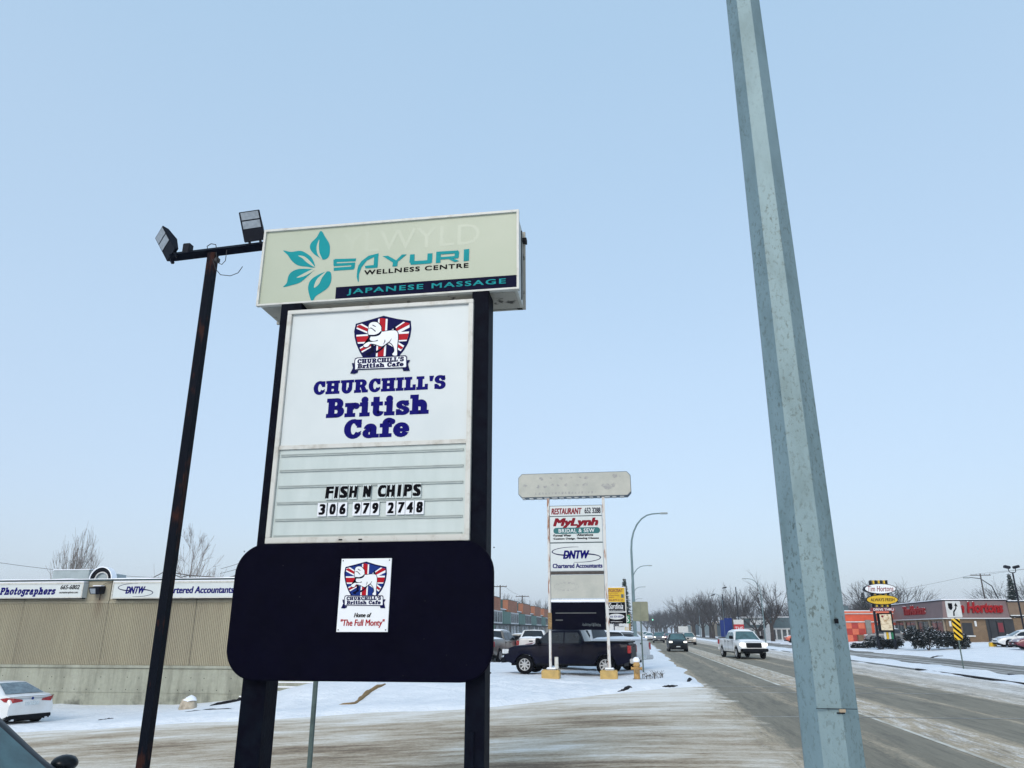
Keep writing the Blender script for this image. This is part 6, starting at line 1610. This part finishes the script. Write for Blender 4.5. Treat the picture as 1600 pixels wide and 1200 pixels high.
# ------------------------------------------------------------------ doughnut shop
th = thing('doughnut_shop', 'brick coffee shop with mauve fascia and red script channel letters', 'building', (40, 100, .4))
LT = th.location
def hb(mb): mb.v = [(x - LT.x, y - LT.y, z - LT.z) for x, y, z in mb.v]; return mb
TX, TYY, TZ0, TZ1 = 36.45, 100.0, 3.30, 5.25
hb(MB().box(TX + .1, TYY + .1, -.3, 62, 119.5, 3.30)).build('brick_wall', 'tan_brick', th)
hb(MB().add([(TX - .25, TYY - .25, TZ0), (43.5, TYY - .25, TZ0), (43.5, 119.8, TZ0), (TX - .25, 119.8, TZ0), (TX + .05, TYY + .05, TZ1), (43.5, TYY + .05, TZ1), (43.5, 119.8, TZ1), (TX + .05, 119.8, TZ1)],
            [(0, 3, 2, 1), (4, 5, 6, 7), (0, 1, 5, 4), (1, 2, 6, 5), (2, 3, 7, 6), (3, 0, 4, 7)])).build('fascia', 'mauve', th)
hb(MB().box(43.51, TYY - .2, 3.62, 62, 119, 5.05)).build('right_fascia', 'thbrown', th)
hb(MB().box(TX - .33, TYY - .33, TZ0 - .10, 43.6, 119.9, TZ0 - .001)).build('fascia_ledge', 'offwhite', th)
hb(MB().box(TX - .05, TYY - .05, TZ1 + .001, 43.6, 119.9, TZ1 + .10)).build('roof_trim', 'lampblack', th)
hb(MB().box(TX - .05, TYY - .05, TZ1 + .101, 43.6, 119.9, TZ1 + .19)).build('roof_snow', 'snowcap', th)
hb(MB().box(43.61, TYY - .3, 5.051, 62, 119, 5.18)).build('roof_trim', 'lampblack', th); hb(MB().box(43.61, TYY - .3, 5.181, 62, 119, 5.26)).build('roof_snow', 'snowcap', th)
hb(MB().box(43.61, TYY - .3, 3.50, 62, TYY + .05, 3.615)).build('fascia_ledge', 'offwhite', th)
hb(MB().box(40.9, TYY + .07, .45, 43.9, TYY + .099, 3.15)).build('entrance_recess', 'darkroom', th)
for x in (41.2, 42.0, 42.8): hb(MB().box(x, TYY + .03, .5, x + .06, TYY + .069, 3.0)).build('door_frame', 'lampblack', th)
hb(MB().box(42.15, TYY + .035, 1.7, 42.7, TYY + .068, 2.75)).build('red_door_panel', 'maroon', th)
o = hb(MB().box(38.25, TYY + .05, 1.35, 39.35, TYY + .098, 2.75)).build('window', 'darkroom', th)
hb(MB().box(38.1, TYY - .05, 1.20, 39.5, TYY + .098, 1.34)).build('window_sill', 'offwhite', th)
for x in (39.62, 36.85): hb(MB().box(x, TYY - .08, 2.35, x + .2, TYY + .09, 2.95)).build('wall_lamp', 'offwhite', th)
for i in range(4):
    ya_ = 101.0 + i * 4.6
    o = hb(MB().box(TX + .06, ya_, 1.2, TX + .098, ya_ + 3.6, 2.95)).build('window', 'shopglass', th)
    for q in (0, 1.8, 3.5): hb(MB().box(TX + .02, ya_ + q, 1.2, TX + .058, ya_ + q + .1, 2.95)).build('mullion', 'blacktrim', o)
    hb(MB().box(TX - .02, ya_ - .55, .6, TX + .09, ya_ - .18, 3.1)).build('pilaster', 'tanstucco', th)
# red script letters: front and street side
me = fit_mesh(text_mesh('Tim Hortons', 'thred', .28, .045, .1), 36.95, 3.85, 42.95, 5.10, .16)
for v_ in me.vertices: v_.co.y += -.10 * (v_.co.z - 4.3) * -1.4
place('channel_letters', me, th, (-LT.x, TYY - .17 - LT.y, -LT.z))
me = fit_mesh(text_mesh('Tim Hortons', 'snowcap', .28, .0, .02), 36.98, 3.92, 42.98, 5.17, .03)
for v_ in me.vertices: v_.co.y += .14 * (v_.co.z - 4.3)
place('letter_snow', me, th, (-LT.x, TYY - .10 - LT.y, -LT.z))
me = fit_mesh(text_mesh('Tim Hortons', 'thred', .1, .045, .1), 0, 3.80, 8.0, 4.95, .16)
o = place('channel_letters', me, th, (TX - .12 - LT.x, 113.4 - LT.y, -LT.z), (0, 0, R(-90)))
me = fit_mesh(text_mesh('Tim Hortons', 'snowcap', .1, .0, .02), 0, 3.88, 8.0, 5.02, .03)
o = place('letter_snow', me, th, (TX - .17 - LT.x, 113.4 - LT.y, -LT.z), (0, 0, R(-90)))

# its pylon sign
tp = thing('pylon_sign', 'coffee shop pylon sign with white oval over yellow oval and red drive thru board', 'sign', (24.4, 82, 0))
LP_ = tp.location
def pb(mb): mb.v = [(x - LP_.x, y - LP_.y, z - LP_.z) for x, y, z in mb.v]; return mb
for x in (23.55, 25.05): pb(MB().box(x - .09, 82.0, 0, x + .09, 82.3, 6.55)).build('post', 'lampblack', tp)
for z0 in (6.28, 5.18, 4.12):
    for i in range(7):
        x = 23.5 + i * .25; pb(MB().box(x, 81.9, z0, x + .14, 82.3, z0 + .36)).build('louvre', 'lampblack' if i % 2 == 0 else 'signyellow', tp)
pb(MB().prism(oval(24.33, 5.82, 1.50, .50), 81.8, 82.35)).build('white_oval', 'lampblack', tp)
pb(MB().prism(oval(24.33, 5.82, 1.42, .44), 81.76, 81.799)).build('white_face', 'white', tp)
text('Tim Hortons', 23.15, 5.56, 25.55, 6.08, 81.755, 'dkred', tp, shear=.25, bold=.02)
pb(MB().prism(oval(24.36, 4.77, 1.50, .48), 81.8, 82.35)).build('yellow_oval', 'lampblack', tp)
pb(MB().prism(oval(24.36, 4.77, 1.42, .42), 81.76, 81.799)).build('yellow_face', 'signyellow', tp)
text('ALWAYS FRESH', 23.25, 4.62, 25.5, 4.92, 81.755, 'blackv', tp, shear=.15, bold=.03)
pb(MB().box(23.2, 81.8, 3.68, 25.4, 82.2, 4.02)).build('drive_board', 'maroon', tp); text('DRIVE THRU', 23.42, 3.74, 25.3, 3.96, 81.79, 'white', tp, bold=.02)
pb(MB().box(23.75, 81.75, 1.78, 25.05, 82.2, 3.52)).build('menu_frame', 'blackv', tp)
pb(MB().box(23.88, 81.72, 1.92, 24.92, 81.749, 3.40)).build('menu_poster', 'food', tp)
pb(MB().prism(oval(24.12, 3.2, .11, .11, 12), 81.70, 81.719)).build('menu_logo', 'dkred', tp)
for i, m_ in enumerate(('offwhite', 'signyellow', 'offwhite', 'greensign')): pb(MB().box(24.1 + i * .22, 81.9, 1.1, 24.28 + i * .22, 82.0, 1.75)).build('small_panel', m_, tp)

# orange building with checkered panels
ob = thing('orange_building', 'orange red shop wall with a checkered panel pattern beyond the pylon sign', 'building', (34, 118, .2))
LO = ob.location
def ob_(mb): mb.v = [(x - LO.x, y - LO.y, z - LO.z) for x, y, z in mb.v]; return mb
ob_(MB().box(27.0, 118.1, -.2, 42, 135, 4.45)).build('wall', 'orangewall', ob)
ob_(MB().box(27.0, 117.95, 4.22, 42, 118.099, 4.50)).build('top_band', 'orangelight', ob)
ob_(MB().box(27.0, 117.92, 4.10, 42, 118.099, 4.20)).build('white_stripe', 'offwhite', ob); ob_(MB().box(27.0, 117.92, 2.98, 42, 118.099, 3.12)).build('white_stripe', 'offwhite', ob)
ob_(MB().box(26.9, 117.9, 4.501, 42.1, 135, 4.60)).build('roof_snow', 'snowcap', ob)
pw = .86
PM = [MB().box(.01, 0, .01, pw - .01, .05, .79).mesh('checker_panel', m_) for m_ in ('orangelight', 'orangedark', 'orangewall')]
for j in range(3):
    for i in range(5):
        place('checker_panel', PM[1 if (i + j) % 2 else (0 if (i * 3 + j) % 4 else 0)], ob, (28.0 + i * pw - LO.x, 118.04 - LO.y, .50 + j * .82 - LO.z))
ob_(MB().box(32.4, 117.7, .3, 33.1, 118.2, 3.3)).build('pier', 'greypier', ob)
ob_(MB().box(31.0, 116.9, .2, 33.4, 117.6, 1.3)).build('low_wall', 'tan_brick', ob)
o = ob_(MB().box(33.6, 118.04, .6, 42, 118.095, 2.6)).build('shop_window', 'shopglass', ob)
for i in range(6): ob_(MB().box(33.6 + i * 1.3, 117.98, .6, 33.75 + i * 1.3, 118.035, 2.6)).build('mullion', 'offwhite', o)
ob_(MB().box(28, 130, 4.602, 33.5, 134, 5.6)).build('rear_storey', 'bluegrey', ob)

# blue grey shop beyond the street trees
bg = thing('grey_shop', 'blue grey clad shop with white framed windows behind the street trees', 'building', (30, 152, 0))
LG = bg.location
def gb(mb): mb.v = [(x - LG.x, y - LG.y, z - LG.z) for x, y, z in mb.v]; return mb
gb(MB().box(19.9, 152.1, -.1, 40, 158, 4.2)).build('wall', 'offwhite', bg)
gb(MB().box(20.2, 151.9, 2.35, 24.3, 152.099, 4.0)).build('cladding', 'bluegrey', bg); gb(MB().box(25.0, 151.9, 2.35, 40, 152.099, 4.15)).build('cladding', 'bluegrey', bg)
gb(MB().box(21.5, 151.8, 2.9, 23.9, 151.899, 3.8)).build('sign_panel', 'offwhite', bg)
for i in range(20):
    x = 20.3 + i * .98
    if 24.2 < x + .4 < 25.1: continue
    gb(MB().box(x, 152.03, .35, x + .68, 152.098, 2.05)).build('window', 'shopglass', bg)
gb(MB().box(19.8, 151.85, 4.201, 40.1, 158, 4.32)).build('roof_snow', 'snowcap', bg)
def bsign(label, cat, x, y, w, z0, z1, m, zz=0, txt=None):
    t = thing('street_sign', label, cat, (x, y, zz)); MB().box(-w * .4, .05, 0, w * .4, .2, z0).build('base', 'greypier', t)
    MB().box(-w / 2, -.05, z0, w / 2, .25, z1).build('panel', m, t, bevel=.02)
    if txt: text(txt[0], x - w * .42, z0 + (z1 - z0) * .3, x + w * .42, z0 + (z1 - z0) * .7, y - .06, txt[1], t)
    return t
bsign('tall blue sign pillar left of the red and white board', 'sign', 16.85, 146, 1.35, .2, 4.0, 'bluesign')
t = bsign('red and white shop board beside the blue sign pillar', 'sign', 18.4, 144, 1.7, 1.6, 2.9, 'redsign', txt=('THE', 'white'))
MB().box(-.85, -.05, 2.92, .85, .25, 3.7).build('white_panel', 'offwhite', t, bevel=.02)
bsign('white sign above distant traffic near the vanishing point', 'sign', 15.2, 250, 3.0, 1.3, 3.1, 'offwhite')
bsign('purple and white distant shop sign among the street tree trunks', 'sign', 20.6, 190, 1.1, .5, 4.2, 'bluesign')
# long low frontage behind the trunks
fb = thing('far_shops', 'row of distant pale shopfronts glimpsed between the street tree trunks', 'building', (27, 230, 0))
for i in range(9):
    MB().box(-2.0, -26 + i * 22, 0, 6, -5.5 + i * 22, 3.6 + frac(i)).build('shop_front', ('offwhite', 'bluegrey', 'tanstucco', 'mallgrey')[i % 4], fb)
    MB().box(-2.2, -26.2 + i * 22, 3.601 + frac(i), 6, -5.3 + i * 22, 3.75 + frac(i)).build('roof_snow', 'snowcap', fb)
fb2 = thing('far_shops', 'low distant buildings behind the left pavement signs', 'building', (-16, 300, 0))
for i in range(6):
    MB().box(-5, i * 26, 0, 6, 22 + i * 26, 4.2 + frac(i)).build('shop_front', ('tanstucco', 'mallgrey', 'offwhite')[i % 3], fb2)
t = thing('traffic_signal', 'distant traffic signal with a bright lamp above the oncoming cars', 'traffic light', (5.2, 215, 0))
MB().tube([(-3.2, 0, 0), (-3.2, 0, 5.2), (0, 0, 5.4)], .09, 6).build('pole', 'greenpost', t); MB().cbox(0, 0, 4.9, .4, .3, 1.1).build('housing', 'greenpost', t, bevel=.03)
MB().lathe([(.13, -.20), (.13, -.16)], (0, 0, 4.6), 10, 'y').build('green_lens', mat('green_signal_lamp', (.1, .6, .4), .4, emit=(.3, 1, .7), estr=2), t)
# yellow block beside the white sedan, lines of parking blocks
t = thing('parking_block', 'yellow concrete block with snow on top beside the white sedan', 'bollard', (33.15, 80.5, base(33.15, 80.5)))
MB().box(-.28, -.25, 0, .28, .25, .50).build('block', 'arrowyellow', t, bevel=.05); MB().box(-.26, -.23, .502, .26, .23, .55).build('snow_cap', 'snowcap', t, bevel=.03)
def leafpile(x, y, w, label):
    ridge('kerb_patch', 'darkwood', label, 'kerb', [(x, y), (x + w * .5, y + .3), (x + w, y + .2)], .25, .10, int(x))
leafpile(20.6, 62, 1.6, 'dark kerb bit across the frontage road below the shrubs')
leafpile(23.5, 83, 1.4, 'dark kerb bit in snow left of the low shrub')

# cold air: thin winter haze
hz = MB().box(-3600, -1600, -4.5, 3600, 3900, 24).build('haze', M['white'], None, kind='stuff')
hm = bpy.data.materials.new('winter_haze'); hm.use_nodes = True; hn = hm.node_tree.nodes; hn.remove(hn['Principled BSDF'])
hv = hn.new('ShaderNodeVolumePrincipled'); hv.inputs['Color'].default_value = (0.85, 0.92, 1.0, 1); hv.inputs['Density'].default_value = 0.0004
hm.node_tree.links.new(hv.outputs[0], hn['Material Output'].inputs['Volume']); hz.data.materials.clear(); hz.data.materials.append(hm)
